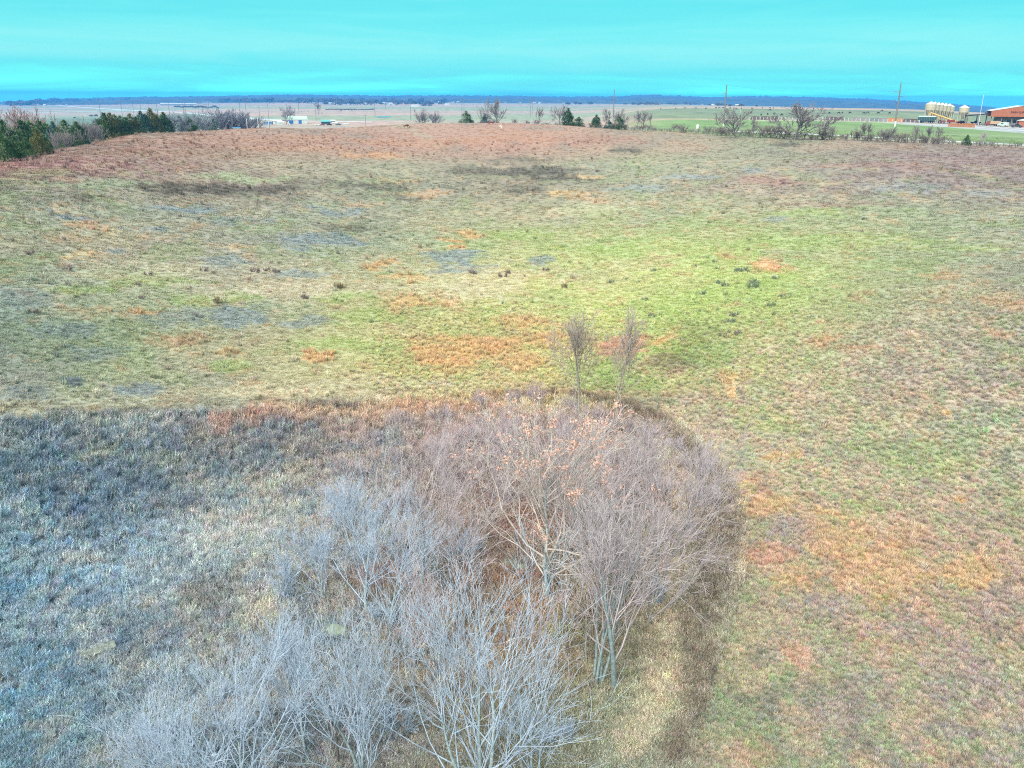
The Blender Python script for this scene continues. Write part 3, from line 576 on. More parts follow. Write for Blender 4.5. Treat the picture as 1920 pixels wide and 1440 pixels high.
# low straw bunches mixed through the near slope
x, y, r = sample(90000, 700, 2180, 14, 47, .9)
c, ib, v, u, r = land_colour(x, y)
m = (~ib) & (R.random(len(x)) < .55); x, y, c, r = keep(m, x, y, c, r)
q = R.random(len(c))[:, None]
c = np.where(q < .3, c * .6 + np.array((220, 190, 168.)) * .38, np.where(q < .5, c * .65 + np.array((176, 172, 178.)) * .35, np.where(q < .7, c * .7 + np.array((136, 170, 112.)) * .3, c)))
place('straw_bunches', TALL, 4, x, y, c * 1.1, np.clip(r / 260 + .2, .3, .5), 0, .16, .05)

# dead weeds: dense inside the unmown brush, scattered in grey and brown patches outside
x, y, r = sample(190000, -260, 2180, 5.2, 47, 1.0)
c, ib, v, u, r = land_colour(x, y)
dk = np.clip((146 - c.mean(1)) / 35, 0, 1) * .4
p = np.where(ib, .62, dk * np.clip((v - 260) / 60, .15, 1))
m = (R.random(len(x)) < p) & (r < 320); x, y, c, r, ib = keep(m, x, y, c, r, ib)
c = np.where((R.random(len(c)) < .25)[:, None], c * .72 + np.array((60, 58, 52.)), c)
place('weeds', WEED, 5, x, y, c * np.where(ib, 1.32, 1.1)[:, None], np.clip(r / 130 + .3, .45, 1.5) * np.where(ib, 1.0, .55), 0, .22, .06)  # lower-left weeds take the painted lens tint from the land colour

# ------------------------------------------------------------------ trees
def tubes(segs, sides=3):
    """segs: array (n, 8) x0 y0 z0 r0 x1 y1 z1 r1 -> vertices, faces"""
    s = np.asarray(segs, float); p0 = s[:, 0:3]; p1 = s[:, 4:7]; d = p1 - p0; ln = np.linalg.norm(d, axis=1, keepdims=True) + 1e-9; d = d / ln
    ref = np.where(np.abs(d[:, 2:3]) > .9, np.array([[1., 0, 0]]), np.array([[0., 0, 1]])); a = np.cross(d, ref); a /= np.linalg.norm(a, axis=1, keepdims=True); b = np.cross(d, a)
    V = np.empty((len(s), 2 * sides, 3))
    for k in range(sides):
        t = 2 * math.pi * k / sides; o = a * math.cos(t) + b * math.sin(t)
        V[:, k] = p0 + o * s[:, 3:4]; V[:, sides + k] = p1 + o * s[:, 7:8]
    base = (np.arange(len(s)) * 2 * sides)[:, None]
    q = np.array([(k, (k + 1) % sides, sides + (k + 1) % sides, sides + k) for k in range(sides)])
    return V.reshape(-1, 3), (base[:, :, None] + q[None]).reshape(-1, 4)

def vrot(d, ang, phi):
    """turn unit vector d by ang, in the direction phi around it"""
    dx, dy, dz = d
    if abs(dz) < .95: ax, ay, az = -dy, dx, 0.0
    else: ax, ay, az = 0.0, -dz, dy
    l = math.sqrt(ax * ax + ay * ay + az * az); ax /= l; ay /= l; az /= l
    bx, by, bz = dy * az - dz * ay, dz * ax - dx * az, dx * ay - dy * ax
    ca, sa = math.cos(ang), math.sin(ang); cp, sp = math.cos(phi), math.sin(phi)
    return (dx * ca + (ax * cp + bx * sp) * sa, dy * ca + (ay * cp + by * sp) * sa, dz * ca + (az * cp + bz * sp) * sa)
def grow(rg, H, stems=1, trunk_r=.13, fork=.35, limbs=10, limb_len=.55, ang=(28, 52), up=.16, lv=(7, 5, 3), ratio=(.5, .5, .5), twig_r=.011, wander=.13, tilt=.06, droop=0.0, splay=.12, trunk_w=.05, tf=.62, lr=.5):
    """bare branching tree; returns trunk segments, crown segments, twig tips"""
    T = []; C = []; tips = []
    def line(p, d, ln, r0, r1, n, store, upw, wan):
        pts = [(p, d, r0)]
        for i in range(n):
            d = (d[0] + rg.gauss(0, wan), d[1] + rg.gauss(0, wan), d[2] + rg.gauss(0, wan) + upw); l = math.sqrt(sum(t * t for t in d)); d = (d[0] / l, d[1] / l, d[2] / l)
            s = ln / n; q = (p[0] + d[0] * s, p[1] + d[1] * s, p[2] + d[2] * s); ra = r0 + (r1 - r0) * (i / n); rb = r0 + (r1 - r0) * ((i + 1) / n)
            store.append((*p, ra, *q, rb)); p = q; pts.append((p, d, rb))
        return pts
    def pick(pts, f):
        t = f * (len(pts) - 1); i = min(int(t), len(pts) - 2); t -= i; a, b = pts[i], pts[i + 1]
        return tuple(a[0][k] + (b[0][k] - a[0][k]) * t for k in range(3)), b[1], a[2] + (b[2] - a[2]) * t
    def sub(pts, ln, level):
        n = lv[level]; n = max(1, int(n * rg.uniform(.75, 1.3) + .5)); ph = rg.uniform(0, 6.28)
        for i in range(n):
            f = rg.uniform(.22, 1.0) if i else 1.0; p, d, r = pick(pts, f); ph += 2.4
            l2 = ln * ratio[level] * rg.uniform(.6, 1.25) * (1.15 - .45 * f); a = math.radians(rg.uniform(14, 40)) * (.5 if f == 1.0 else 1)
            d2 = vrot(d, a, ph); rr2 = max(r * .62, twig_r); last = level + 1 >= len(lv)
            q = line(p, d2, l2, rr2, max(rr2 * .45, twig_r * .6), 2 if last else 3, C, up * .5 - droop, wander)
            if last: tips.append(q[-1][0])
            else: sub(q, l2, level + 1)
    for s in range(stems):
        a0 = rg.uniform(0, 6.28); sp = splay * (stems > 1) * rg.uniform(.7, 1.6); d = (math.cos(a0) * sp + rg.gauss(0, tilt), math.sin(a0) * sp + rg.gauss(0, tilt), 1.0); l = math.sqrt(sum(t * t for t in d)); d = tuple(t / l for t in d)
        hh = H * (rg.uniform(.8, 1.0) if stems > 1 else 1.0); tr = trunk_r * (1 if stems == 1 else .7)
        off = (math.cos(a0) * .22 * (stems > 1), math.sin(a0) * .22 * (stems > 1), -.25)
        # a flared foot, then the stem
        pts = line(off, d, hh * tf, tr, tr * .3, 9, T, .02, trunk_w)
        T[-9] = (*T[-9][:3], tr * 1.35, *T[-9][4:])
        ph = rg.uniform(0, 6.28); nl = max(3, int(limbs / (1 if stems == 1 else stems ** .6)))
        for i in range(nl):
            f = fork + (1 - fork) * (i + rg.random() * .7) / nl; f = min(f, 1.0); p, dd, r = pick(pts, f); ph += 2.4 + rg.uniform(-.5, .5)
            a = math.radians(rg.uniform(*ang)) * (1.2 - .6 * f); l2 = hh * limb_len * (1.1 - .45 * f) * rg.uniform(.75, 1.2)
            q = line(p, vrot(dd, a, ph), l2, max(r * lr, twig_r * 1.6), twig_r * 1.2, 5, C, up, wander * .8)
            sub(q, l2, 0)
        sub(pts[-3:], hh * .3, 0)
    return T, C, tips
def leaf_quads(rg, tips, n, size, spread):
    V = []; Fc = []
    for i in range(n):
        p = tips[rg.randrange(len(tips))]; c = [p[k] + rg.gauss(0, spread) for k in range(3)]; a = [rg.gauss(0, 1) for _ in range(3)]; b = [rg.gauss(0, 1) for _ in range(3)]
        la = math.sqrt(sum(t * t for t in a)); s = size * rg.uniform(.6, 1.3); a = [t / la * s for t in a]; lb_ = math.sqrt(sum(t * t for t in b)); b = [t / lb_ * s * .6 for t in b]; k = len(V)
        V += [tuple(c[j] - a[j] for j in range(3)), tuple(c[j] + b[j] for j in range(3)), tuple(c[j] + a[j] for j in range(3)), tuple(c[j] - b[j] for j in range(3))]; Fc.append((k, k + 1, k + 2, k + 3))
    return V, Fc
BARK = mat('bark', (158, 160, 146), var=.35, scale=6); BARKD = mat('dark_bark', (122, 118, 114), var=.3, scale=6)
BARKB = mat('lichen_bark', (160, 180, 180), var=.35, scale=6)
TWIG = mat('pale_twigs', (206, 198, 202), var=.3, scale=1.2); TWIGB = mat('silver_twigs', (192, 214, 234), var=.3, scale=1.2)
TWIGR = mat('brown_twigs', (196, 186, 174), var=.25, scale=1.2); TWIGL = mat('lavender_twigs', (204, 192, 198), var=.25, scale=1.2); TWIGF = mat('grey_twigs', (150, 146, 146), var=.25, scale=.6)
def tree(name, g, tm, cm, parent_kw, sides=5, loc=(0, 0, 0), rz=0, sc=1.0, cs=3):
    T, C, tips = g
    root = empty(name, loc, rz, **parent_kw); root.scale = (sc, sc, sc)
    for q in range(0, len(T), 9): V, Fq = tubes(T[q:q + 9], sides); link('trunk', mesh_np('trunk', V, Fq, tm), root)
    V, Fq = tubes(C, cs); link('crown', mesh_np('crown', V, Fq, cm), root)
    return root
def top_scale(u, vb, vt, rmin=20):
    """ground point under (u, vb) and the height of something whose top shows at vt"""
    x, y, z = gp(u, vb, rmin); r = math.hypot(x, y); return (x, y, z), zat(u, vt, r) - z

rg = random.Random(21)
def near_tree(name, u, vb, vt, label, tm, cm, seed, group=None, **kw):
    (x, y, z), H = top_scale(u, vb, vt)
    g = grow(random.Random(seed), H, **kw)
    top = float(np.percentile([s[6] for s in g[1]], 97)); k = H / top
    return tree(name, g, tm, cm, dict(label=label, cat='tree', group=group), loc=(x, y, z - .05), rz=0, sc=k), g
VASE = dict(fork=.25, limbs=13, limb_len=.55, ang=(16, 36), up=.14, lv=(6, 5, 2), ratio=(.6, .6, .6), twig_r=.010, wander=.09)
near_tree('bare_tree', 1086, 782, 590, 'taller of two lone bare trees standing past the back of the thicket', BARK, TWIGR, 3, trunk_r=.16, **{**VASE, 'fork': .34, 'tf': .82, 'ang': (20, 36), 'limb_len': .5, 'limbs': 16, 'twig_r': .017})
near_tree('bare_tree', 1151, 800, 594, 'slimmer lone bare tree just right of the taller one', BARK, TWIGR, 8, trunk_r=.13, **{**VASE, 'fork': .34, 'tf': .88, 'ang': (18, 34), 'limb_len': .34, 'limbs': 16, 'twig_r': .016})
oak, og = near_tree('oak_tree', 1018, 1128, 792, 'oak with pinkish dead leaves and crooked pale limbs in the thicket', BARKB, mat('pale_limbs', (222, 216, 206), var=.25, scale=1.2), 14, trunk_r=.22, stems=2, tf=.7, lr=.75, trunk_w=.15, splay=.22, fork=.2, limbs=22, limb_len=.55, ang=(34, 70), up=.09, lv=(6, 5, 3), ratio=(.58, .52, .5), twig_r=.011, wander=.2)
LEAFM = mat('dead_leaves', (234, 188, 166), var=.25, scale=4)
hi = [t for t in og[2] if t[2] > np.percentile([q[2] for q in og[2]], 35)]
cl = random.Random(5).sample(hi, min(len(hi), 170))
V, Fq = leaf_quads(random.Random(6), cl, 2600, .085, .12); lf = link('leaves', mesh_np('leaves', V, Fq, LEAFM), oak); lf['kind'] = 'stuff'

BROAD = dict(fork=.12, limbs=12, limb_len=.62, ang=(24, 56), up=.13, lv=(6, 5, 3), ratio=(.6, .58, .55), twig_r=.007, wander=.13, trunk_w=.09)
near_tree('bare_tree', 792, 1110, 778, 'wide pale bare tree just left of the leafy oak', BARKB, TWIG, 31, trunk_r=.17, **BROAD)
near_tree('bare_tree', 690, 1150, 880, 'silvery spreading bare tree on the left edge of the thicket', BARKB, TWIGB, 32, trunk_r=.15, **BROAD)
near_tree('bare_tree', 1168, 1120, 790, 'broad grey bare tree just right of the leafy oak', BARK, TWIG, 33, trunk_r=.16, stems=2, **{**BROAD, 'limbs': 16})
near_tree('bare_tree', 1262, 1050, 800, 'twiggy grey tree nearest the bend of the mown edge', BARK, TWIG, 34, trunk_r=.12, **{**BROAD, 'limbs': 13})
near_tree('bare_tree', 1150, 1292, 905, 'leaning bare tree with a curved pale foot at the thicket front edge', BARKB, TWIG, 35, trunk_r=.15, **{**VASE, 'tilt': .16, 'limb_len': .42, 'limbs': 10, 'twig_r': .008, 'wander': .18})
near_tree('bare_tree', 1118, 1283, 930, 'slender many stemmed tree beside the leaning curved one', BARKB, TWIG, 36, trunk_r=.10, stems=4, **{**VASE, 'limb_len': .3, 'limbs': 10, 'twig_r': .008, 'splay': .07})
near_tree('bare_tree', 1080, 880, 762, 'purplish bare tree at the back of the thicket below the lone pair', BARK, TWIGL, 37, trunk_r=.10, stems=3, **BROAD)
near_tree('bare_tree', 950, 885, 752, 'lavender twigged tree at the back of the thicket behind the oak', BARK, TWIGL, 38, trunk_r=.10, stems=3, **BROAD)
near_tree('bare_tree', 1200, 900, 782, 'small grey tree behind the broad one, under the slimmer lone tree', BARK, TWIG, 39, trunk_r=.10, stems=2, **BROAD)
near_tree('bare_tree', 896, 1000, 805, 'bare tree filling the gap between the wide pale tree and the oak', BARK, TWIGL, 40, trunk_r=.12, **BROAD)
near_tree('bare_tree', 1105, 1010, 815, 'bare tree crowding the right side of the leafy oak crown', BARK, TWIG, 41, trunk_r=.12, **BROAD)
near_tree('bare_tree', 470, 1560, 1188, 'pale blue bare tree cut by the bottom left of the view', BARKB, TWIGB, 42, trunk_r=.15, **{**BROAD, 'limbs': 18, 'lv': (6, 5, 2)})
near_tree('bare_tree', 385, 1580, 1265, 'low bare tree left of the pale blue one, its limbs reaching out sideways', BARKB, TWIGB, 43, trunk_r=.12, **{**BROAD, 'limbs': 15, 'lv': (6, 5, 2)})
near_tree('bare_tree', 700, 1500, 1130, 'upright forked bare tree between the two front crowns', BARKB, TWIGB, 44, trunk_r=.15, stems=2, **{**BROAD, 'limbs': 15, 'lv': (6, 5, 2), 'ang': (20, 52)})
near_tree('bare_tree', 892, 1520, 1092, 'largest front tree, a broad silvery fan of upright twigs', BARKB, TWIGB, 45, trunk_r=.17, stems=3, **{**BROAD, 'limbs': 17, 'lv': (6, 5, 2), 'ang': (18, 54), 'splay': .25})
near_tree('bare_tree', 1010, 1490, 1290, 'small bare tree right of the broad silvery fan, near the bottom', BARKB, TWIGB, 46, trunk_r=.09, **{**BROAD, 'limbs': 12, 'lv': (6, 5, 3)})
near_tree('bare_tree', 575, 1420, 1190, 'thin bare tree between the pale blue tree and the forked one', BARKB, TWIGB, 47, trunk_r=.09, **{**VASE, 'lv': (6, 5, 3)})
near_tree('bare_tree', 780, 1260, 1075, 'dark stemmed young tree behind the forked front tree', BARKD, TWIG, 48, trunk_r=.08, **{**VASE, 'lv': (6, 4, 3)})
near_tree('bare_tree', 650, 1010, 905, 'low silvery bush-like tree left of the wide pale tree', BARKB, TWIGB, 49, trunk_r=.07, stems=3, **BROAD)
for a_ in [(735, 1195, 960, 'open crowned bare tree between the silvery one and the oak, lower down', BARKB, TWIGB, 80, .10), (860, 1130, 905, 'loose bare tree just left below the leafy oak', BARK, TWIG, 81, .10),
    (610, 1130, 960, 'sparse silvery tree at the far left fringe of the thicket', BARKB, TWIGB, 82, .09), (1210, 1180, 960, 'loose bare tree by the right fringe above the leaning one', BARK, TWIG, 83, .10),
    (1030, 930, 800, 'small lavender tree directly behind the oak crown', BARK, TWIGL, 84, .09), (845, 930, 795, 'low lavender tree at the upper left of the thicket', BARK, TWIGL, 85, .09),
    (1150, 960, 810, 'grey bare tree at the back right of the oak', BARK, TWIG, 86, .09), (300, 1500, 1330, 'low spreading bare tree at the bottom, left of the pale blue one', BARKB, TWIGB, 87, .08)]:
    near_tree('bare_tree', a_[0], a_[1], a_[2], a_[3], a_[4], a_[5], a_[6], trunk_r=a_[7], **{**BROAD, 'limbs': 13, 'lv': (6, 5, 2)})
for i, (u, vb, vt, la) in enumerate([(1102, 1262, 1085, 'straight thin sapling left of the many stemmed tree'), (1064, 1245, 1090, 'dark thin sapling below the oak trunk'), (1008, 1330, 1130, 'thin dark sapling at the right fringe of the silvery fan'),
        (1040, 1210, 1060, 'bent sapling crossing the yellow moss patch'), (1225, 1110, 985, 'sapling with side twigs near the brown weed strip'), (1290, 990, 890, 'grey sapling leaning out over the brown weed strip'), (950, 1450, 1290, 'thin dark stem rising at the bottom between two front trees'),
        (632, 1440, 1290, 'sapling left of the upright forked front tree'), (870, 1180, 1040, 'sapling on the leaf litter left below the oak'), (1085, 1120, 960, 'dark sapling right beside the oak trunk')]):
    near_tree('sapling', u, vb, vt, la, BARKD if i % 2 else BARK, TWIG if i % 3 else TWIGR, 60 + i, trunk_r=.045, fork=.3, limbs=7, limb_len=.34, ang=(25, 50), up=.12, lv=(4, 3), ratio=(.5, .5), twig_r=.012)

# grey brushwood filling the thicket floor and the far rim
bw = []
for k in range(3):
    g = grow(random.Random(90 + k), 2.6, stems=5, trunk_r=.03, fork=.1, limbs=16, limb_len=.55, ang=(20, 55), up=.1, lv=(5, 4), ratio=(.55, .5), twig_r=.011, splay=.35)
    V, Fq = tubes(g[0] + g[1], 3); bw.append((V, Fq))
BSP = [(760, 800), (830, 790), (900, 770), (960, 765), (1010, 768), (1060, 772), (1120, 800), (1170, 815), (1220, 830), (1270, 860), (1300, 900), (1310, 950), (700, 840), (740, 870), (820, 860), (880, 850), (650, 900), (1240, 930), (1180, 960), (860, 930), (760, 950), (620, 960), (940, 940), (1290, 1010), (1150, 1010), (600, 1040), (680, 1060), (560, 1120), (860, 1060), (720, 1170), (540, 1250), (1240, 1130), (420, 1330), (300, 1400), (520, 1360), (640, 1340), (760, 1380), (1060, 1400)]
bmm = [mesh_np('brushwood', V, Fq, [TWIGL, TWIG, TWIGB][k]) for k, (V, Fq) in enumerate(bw)]
for i, (u, v) in enumerate(BSP):
    x, y, z = gp(u + rg.uniform(-12, 12), v + rg.uniform(-8, 8)); k = (0 if v < 850 else 1 if v < 1020 else 2); sd_ = ['left part', 'middle part', 'right part'][0 if u < 760 else 1 if u < 1080 else 2]
    o = link('bare_bush', bmm[k], None, (x, y, z), rg.uniform(0, 6.28), rg.uniform(.6, 1.15))
    tag(o, ['low lavender-grey brushwood bush at the back rim, ', 'low grey leafless bush under the middle trees, ', 'low silvery leafless bush among the front trees, '][k] + sd_ + ' of the thicket', 'bush', ['brushwood at the back rim', 'brushwood in the middle of the thicket', 'brushwood among the front trees'][k] + ', ' + sd_)
# ------------------------------------------------------------------ hills on the horizon, haze
RID = np.array([(-700, 192), (0, 191), (130, 185.5), (250, 181.5), (400, 180), (480, 178.5), (540, 177), (620, 178), (700, 179.5), (780, 179), (860, 178.5), (1000, 180), (1080, 181), (1160, 180.5), (1220, 177.5), (1290, 180.5), (1330, 182), (1400, 180), (1480, 181), (1560, 183), (1680, 188), (1800, 196), (1920, 206), (2600, 250)], float)
def hills(name, r0, drop, seed, depth=900, mt=None, amp=1.0):
    us = np.linspace(-700, 2600, 1300); V = []; n = len(us)
    vt = np.interp(us, RID[:, 0], RID[:, 1]) + drop
    a = np.array([azof(u, 200) for u in us]); zt = np.array([zat(u, v, r0) for u, v in zip(us, vt)])
    bump = (fbm(us / 14, us * 0 + seed, seed, 3) - .5) * 9 * amp + (fbm(us / 2.1, us * 0 + seed, seed + 5, 2) - .5) * 11 * amp
    rows = [(r0 - depth, None), (r0 - depth * .6, .35), (r0 - depth * .3, .68), (r0 - depth * .1, .9), (r0, 1.0), (r0 + depth * .4, .8), (r0 + depth * 1.6, None)]
    Vs = []
    for r, f in rows:
        z = -200.0 * np.ones(n) if f is None else -60 + (zt + 60) * f + bump * f + (fbm(us / 5, us * 0 + r / 50, seed + 3, 2) - .5) * 6
        if f is None: z = np.minimum(-160, zt - 120)
        elif f < 1: z = zt - 55 * (1 - f) * 1.6 + bump * .8 * f
        Vs.append(np.stack([r * np.sin(a), r * np.cos(a), z], 1))
    V = np.concatenate(Vs); i = np.arange(n - 1); Fs = []
    for k in range(len(rows) - 1):
        Fs.append(np.stack([k * n + i, k * n + i + 1, (k + 1) * n + i + 1, (k + 1) * n + i], 1))
    o = link(name, mesh_np(name, V, np.concatenate(Fs)[:, ::-1], mt)); return tag(o, kind='structure')
HM = mat('wooded_hills', (90, 98, 88), var=.35, scale=.012)
hills('hills', 8200, 0.0, 201, 1500, HM)
hills('hills', 5600, 5.5, 207, 900, HM, .8)

hb = MB().box((0, 0, -270), (22400, 22400, 674)); 
hm = bpy.data.materials.new('haze'); hm.use_nodes = True; t = hm.node_tree; t.nodes.clear()
vo = t.nodes.new('ShaderNodeVolumePrincipled'); om = t.nodes.new('ShaderNodeOutputMaterial'); t.links.new(vo.outputs[0], om.inputs['Volume'])
vo.inputs['Color'].default_value = HAZE_COL; vo.inputs['Density'].default_value = HAZE_D; vo.inputs['Anisotropy'].default_value = 0.0
hz = hb.build('haze', hm); tag(hz, kind='stuff')

# ------------------------------------------------------------------ roads and the yard
def strip(name, pts, width, m, lift=.35, n=14, rmin=430):
    P = []
    for (u0, v0), (u1, v1) in zip(pts[:-1], pts[1:]):
        for k in range(n): t_ = k / n; P.append(gp(u0 + (u1 - u0) * t_, v0 + (v1 - v0) * t_, rmin))
    P.append(gp(*pts[-1], rmin)); P = np.array(P); d = np.gradient(P[:, :2], axis=0); d /= np.linalg.norm(d, axis=1, keepdims=True) + 1e-9
    nn = np.stack([-d[:, 1], d[:, 0]], 1) * width / 2; A = P[:, :2] + nn; B = P[:, :2] - nn
    za = h(A[:, 0], A[:, 1]) + lift; zb = h(B[:, 0], B[:, 1]) + lift
    V = np.concatenate([np.column_stack([A, za]), np.column_stack([B, zb]), np.column_stack([A + nn * .15, za - 3]), np.column_stack([B - nn * .15, zb - 3])])
    k = len(P); i = np.arange(k - 1)
    Fq = np.concatenate([np.stack([i, i + 1, k + i + 1, k + i], 1)[:, ::-1], np.stack([i, i + 1, 2 * k + i + 1, 2 * k + i], 1), np.stack([k + i, k + i + 1, 3 * k + i + 1, 3 * k + i], 1)[:, ::-1]])
    return tag(link(name, mesh_np(name, V, Fq, m)), kind='structure')
PAVE = mat('pale_paving', (196, 206, 208), var=.08, scale=.05); GRAV = mat('gravel', (190, 194, 190), var=.12, scale=.4)
strip('road', [(1380, 247), (1483, 250.5), (1600, 256), (1745, 263.5), (1850, 269), (2000, 277)], 4.2, PAVE, .25, 14, 305)
strip('highway', [(-60, 214), (62, 212), (130, 210), (192, 208.2), (240, 208)], 26, PAVE, .6, 10, 800)
strip('highway', [(283, 208), (345, 211), (400, 216.5), (450, 220), (512, 225), (530, 227)], 13, PAVE, .6, 10, 520)
strip('road', [(110, 197.5), (150, 201), (192, 203.5), (240, 206.5), (283, 208)], 30, PAVE, .6, 10, 900)
strip('road', [(538, 226.5), (590, 227.2), (645, 228.3), (700, 229)], 6, PAVE, .4, 8, 480)

# ------------------------------------------------------------------ trees of the middle distance and far away
def dist_tree(kind, seed, H, lvl=1):
    r_ = random.Random(seed)
    if kind == 'spread': g = grow(r_, H, trunk_r=.055 * H / 2, fork=.22, tf=.5, limbs=15, limb_len=.62, ang=(30, 66), up=.07, lv=(6, 5, 2), ratio=(.55, .5, .5), twig_r=.055)
    elif kind == 'vase': g = grow(r_, H, trunk_r=.045 * H / 2, fork=.25, limbs=9, limb_len=.45, ang=(20, 42), up=.15, lv=(6, 4, 2), ratio=(.5, .5, .5), twig_r=.05)
    else: g = grow(r_, H, stems=4, trunk_r=.03 * H / 2, fork=.12, limbs=12, limb_len=.5, ang=(20, 50), up=.12, lv=(5, 3), ratio=(.55, .5), twig_r=.06, splay=.3)
    top = float(np.percentile([s[6] for s in g[1]], 97)); k = H / top
    a = tubes(g[0], 4); b = tubes(g[1], 3)
    return [(a[0] * k, a[1]), (b[0] * k, b[1])]
_dl = {}
def dtree(kind, k, trm, crm):
    key = (kind, k, trm.name, crm.name)
    if key not in _dl:
        gk = (kind, k)
        if gk not in _dl: _dl[gk] = dist_tree(kind, 300 + k * 7 + len(kind), 10.0, 1)
        a, b = _dl[gk]; _dl[key] = (mesh_np('trunk', a[0], a[1], trm), mesh_np('crown', b[0], b[1], crm))
    return _dl[key]
def put_tree(u, vb, vt, r, kind, k, label, trm=BARKD, crm=TWIGF, name='bare_tree', cat='tree', group=None, wide=1.0):
    x, y, z = pos(u, r, vb); H = zat(u, vt, r) - z; H = max(H, .8); ms = dtree(kind, k, trm, crm); s = H / 10.0
    root = empty(name, (x, y, z - .1), (u * 7.31) % 6.28, label, cat, group); root.scale = (s * wide, s * wide, s)
    link('trunk', ms[0], root); link('crown', ms[1], root); return root
def crest_r(u): return float(np.interp(u, CREST[:, 0], CREST[:, 1]))
for u, vb, vt, r, kd, k, la in [
    (1380, 256, 206, 300, 'spread', 0, 'bare tree on the fence line right of the middle steel pole'),
    (1412, 256, 223, 300, 'vase', 1, 'smaller bare tree between the two broad fence line trees'),
    (1490, 261, 197, 286, 'spread', 2, 'largest bare tree on the fence line with a dome crown'),
    (1541, 264, 226, 287, 'vase', 3, 'upright bare tree right of the largest dome crowned one'),
    (1559, 263, 237, 287, 'vase', 0, 'low leaning bare tree right of the upright one'),
    (1616, 266, 229, 286, 'vase', 4, 'left of a close pair of bare trees before the pole at right'),
    (1626, 266, 231, 286, 'vase', 1, 'right of a close pair of bare trees before the pole at right'),
    (1654, 268, 241, 286, 'shrub', 0, 'bushy low bare tree just left of the right steel pole'),
    (1669, 268, 238, 286, 'vase', 3, 'bare tree right below the right steel pole'),
    (1715, 270, 236, 286, 'vase', 1, 'bare tree below the row of hopper bins, left of three'),
    (1738, 271, 236, 286, 'vase', 4, 'bare tree below the green trailer, middle of three'),
    (1757, 271, 238, 286, 'vase', 0, 'slim bare tree right of the green trailer, right of three'),
    (932, 220, 188, 432, 'spread', 2, 'tall bare tree on the crest above the white horse'),
    (908, 220, 206, 440, 'shrub', 1, 'low bushy bare tree left of the tall crest tree'),
    (1049, 223, 199, 415, 'spread', 0, 'bare tree on the crest beside the dark cedar'),
    (1010, 221, 202, 428, 'vase', 3, 'thin bare tree between the crest tree and the cedar'),
    (1137, 228, 204, 430, 'vase', 1, 'slight bare tree left of the first steel pole'),
    (1162, 230, 206, 440, 'spread', 4, 'round hazy bare tree just right of the first steel pole'),
    (1196, 230, 208, 470, 'vase', 0, 'hazy bare tree in the hollow, first of the grove right of the pole'),
    (1207, 230, 208, 470, 'spread', 1, 'hazy bare tree in the hollow, middle of the grove'),
    (1219, 230, 213, 470, 'vase', 3, 'hazy bare tree in the hollow, end of the grove'),
    (791, 221, 206, 640, 'spread', 4, 'lone bare tree on the plain behind the grazing brown horse'),
    (814, 221, 211, 640, 'spread', 3, 'smaller round bare tree right of the lone one on the plain'),
    (536, 222, 200, 960, 'spread', 0, 'bare tree beside the shed with the pale green roof'),
    (597, 204, 192, 1500, 'vase', 4, 'small ragged bare tree far out on the tan plain')]:
    put_tree(u, vb, vt, r, kd, k, la, wide=1.9 if u == 1490 else 1.45 if kd == 'spread' and u > 1300 else 1.0 if u < 1300 else 1.25)
for i, (u, vt, r, kd) in enumerate([(6, 216, 330, 'vase'), (18, 218, 300, 'shrub'), (33, 210, 310, 'spread'), (45, 209, 305, 'vase'), (55, 214, 312, 'spread'), (78, 224, 300, 'vase'), (88, 226, 304, 'shrub')]):
    put_tree(u, 235, vt, r, kd, i % 5, ['brownish bare tree at the far left edge behind the cedars', 'bushy bare tree second from the left edge', 'brownish bare tree third from the left edge, behind cedars', 'upright bare tree in the cluster behind the left cedars',
        'rounded bare tree closing the cluster at the left', 'thin pinkish bare tree above the leaning cedar', 'low pinkish bare tree right above the leaning cedar'][i], wide=.8, crm=mat('rusty_twigs', (172, 152, 150), var=.25, scale=1))
for i, (u, vt, r, wd) in enumerate([(308, 212, 330, 1.2), (325, 214, 335, 1.3), (338, 216, 335, 1.2), (352, 217, 345, 1.2), (365, 214, 350, 1.2), (378, 218, 350, 1.2), (402, 209, 420, 1.3), (412, 209, 420, 1.3), (424, 210, 420, 1.3), (436, 213, 420, 1.3), (448, 210, 420, 1.2), (460, 212, 420, 1.3), (471, 218, 420, 1.3)]):
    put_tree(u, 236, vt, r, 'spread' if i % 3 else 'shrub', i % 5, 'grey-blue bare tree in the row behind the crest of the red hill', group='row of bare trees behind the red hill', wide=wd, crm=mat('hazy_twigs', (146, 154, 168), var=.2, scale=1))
for i, (u, vb, vt, r) in enumerate([(152, 252, 226, 262), (158, 250, 228, 262), (164, 247, 230, 264), (171, 246, 232, 266), (178, 245, 233, 268), (186, 243, 234, 272), (100, 256, 247, 215), (108, 258, 249, 213), (116, 257, 248, 214), (122, 256, 247, 216), (128, 254, 244, 222), (145, 252, 243, 236)]):
    put_tree(u, vb, vt, r, 'shrub', i % 3, 'small grey scrub bush along the left edge of the red hill', name='bare_bush', cat='bush', group='scrub along the left edge of the hill', crm=TWIGF, wide=.8)
rs = random.Random(77)
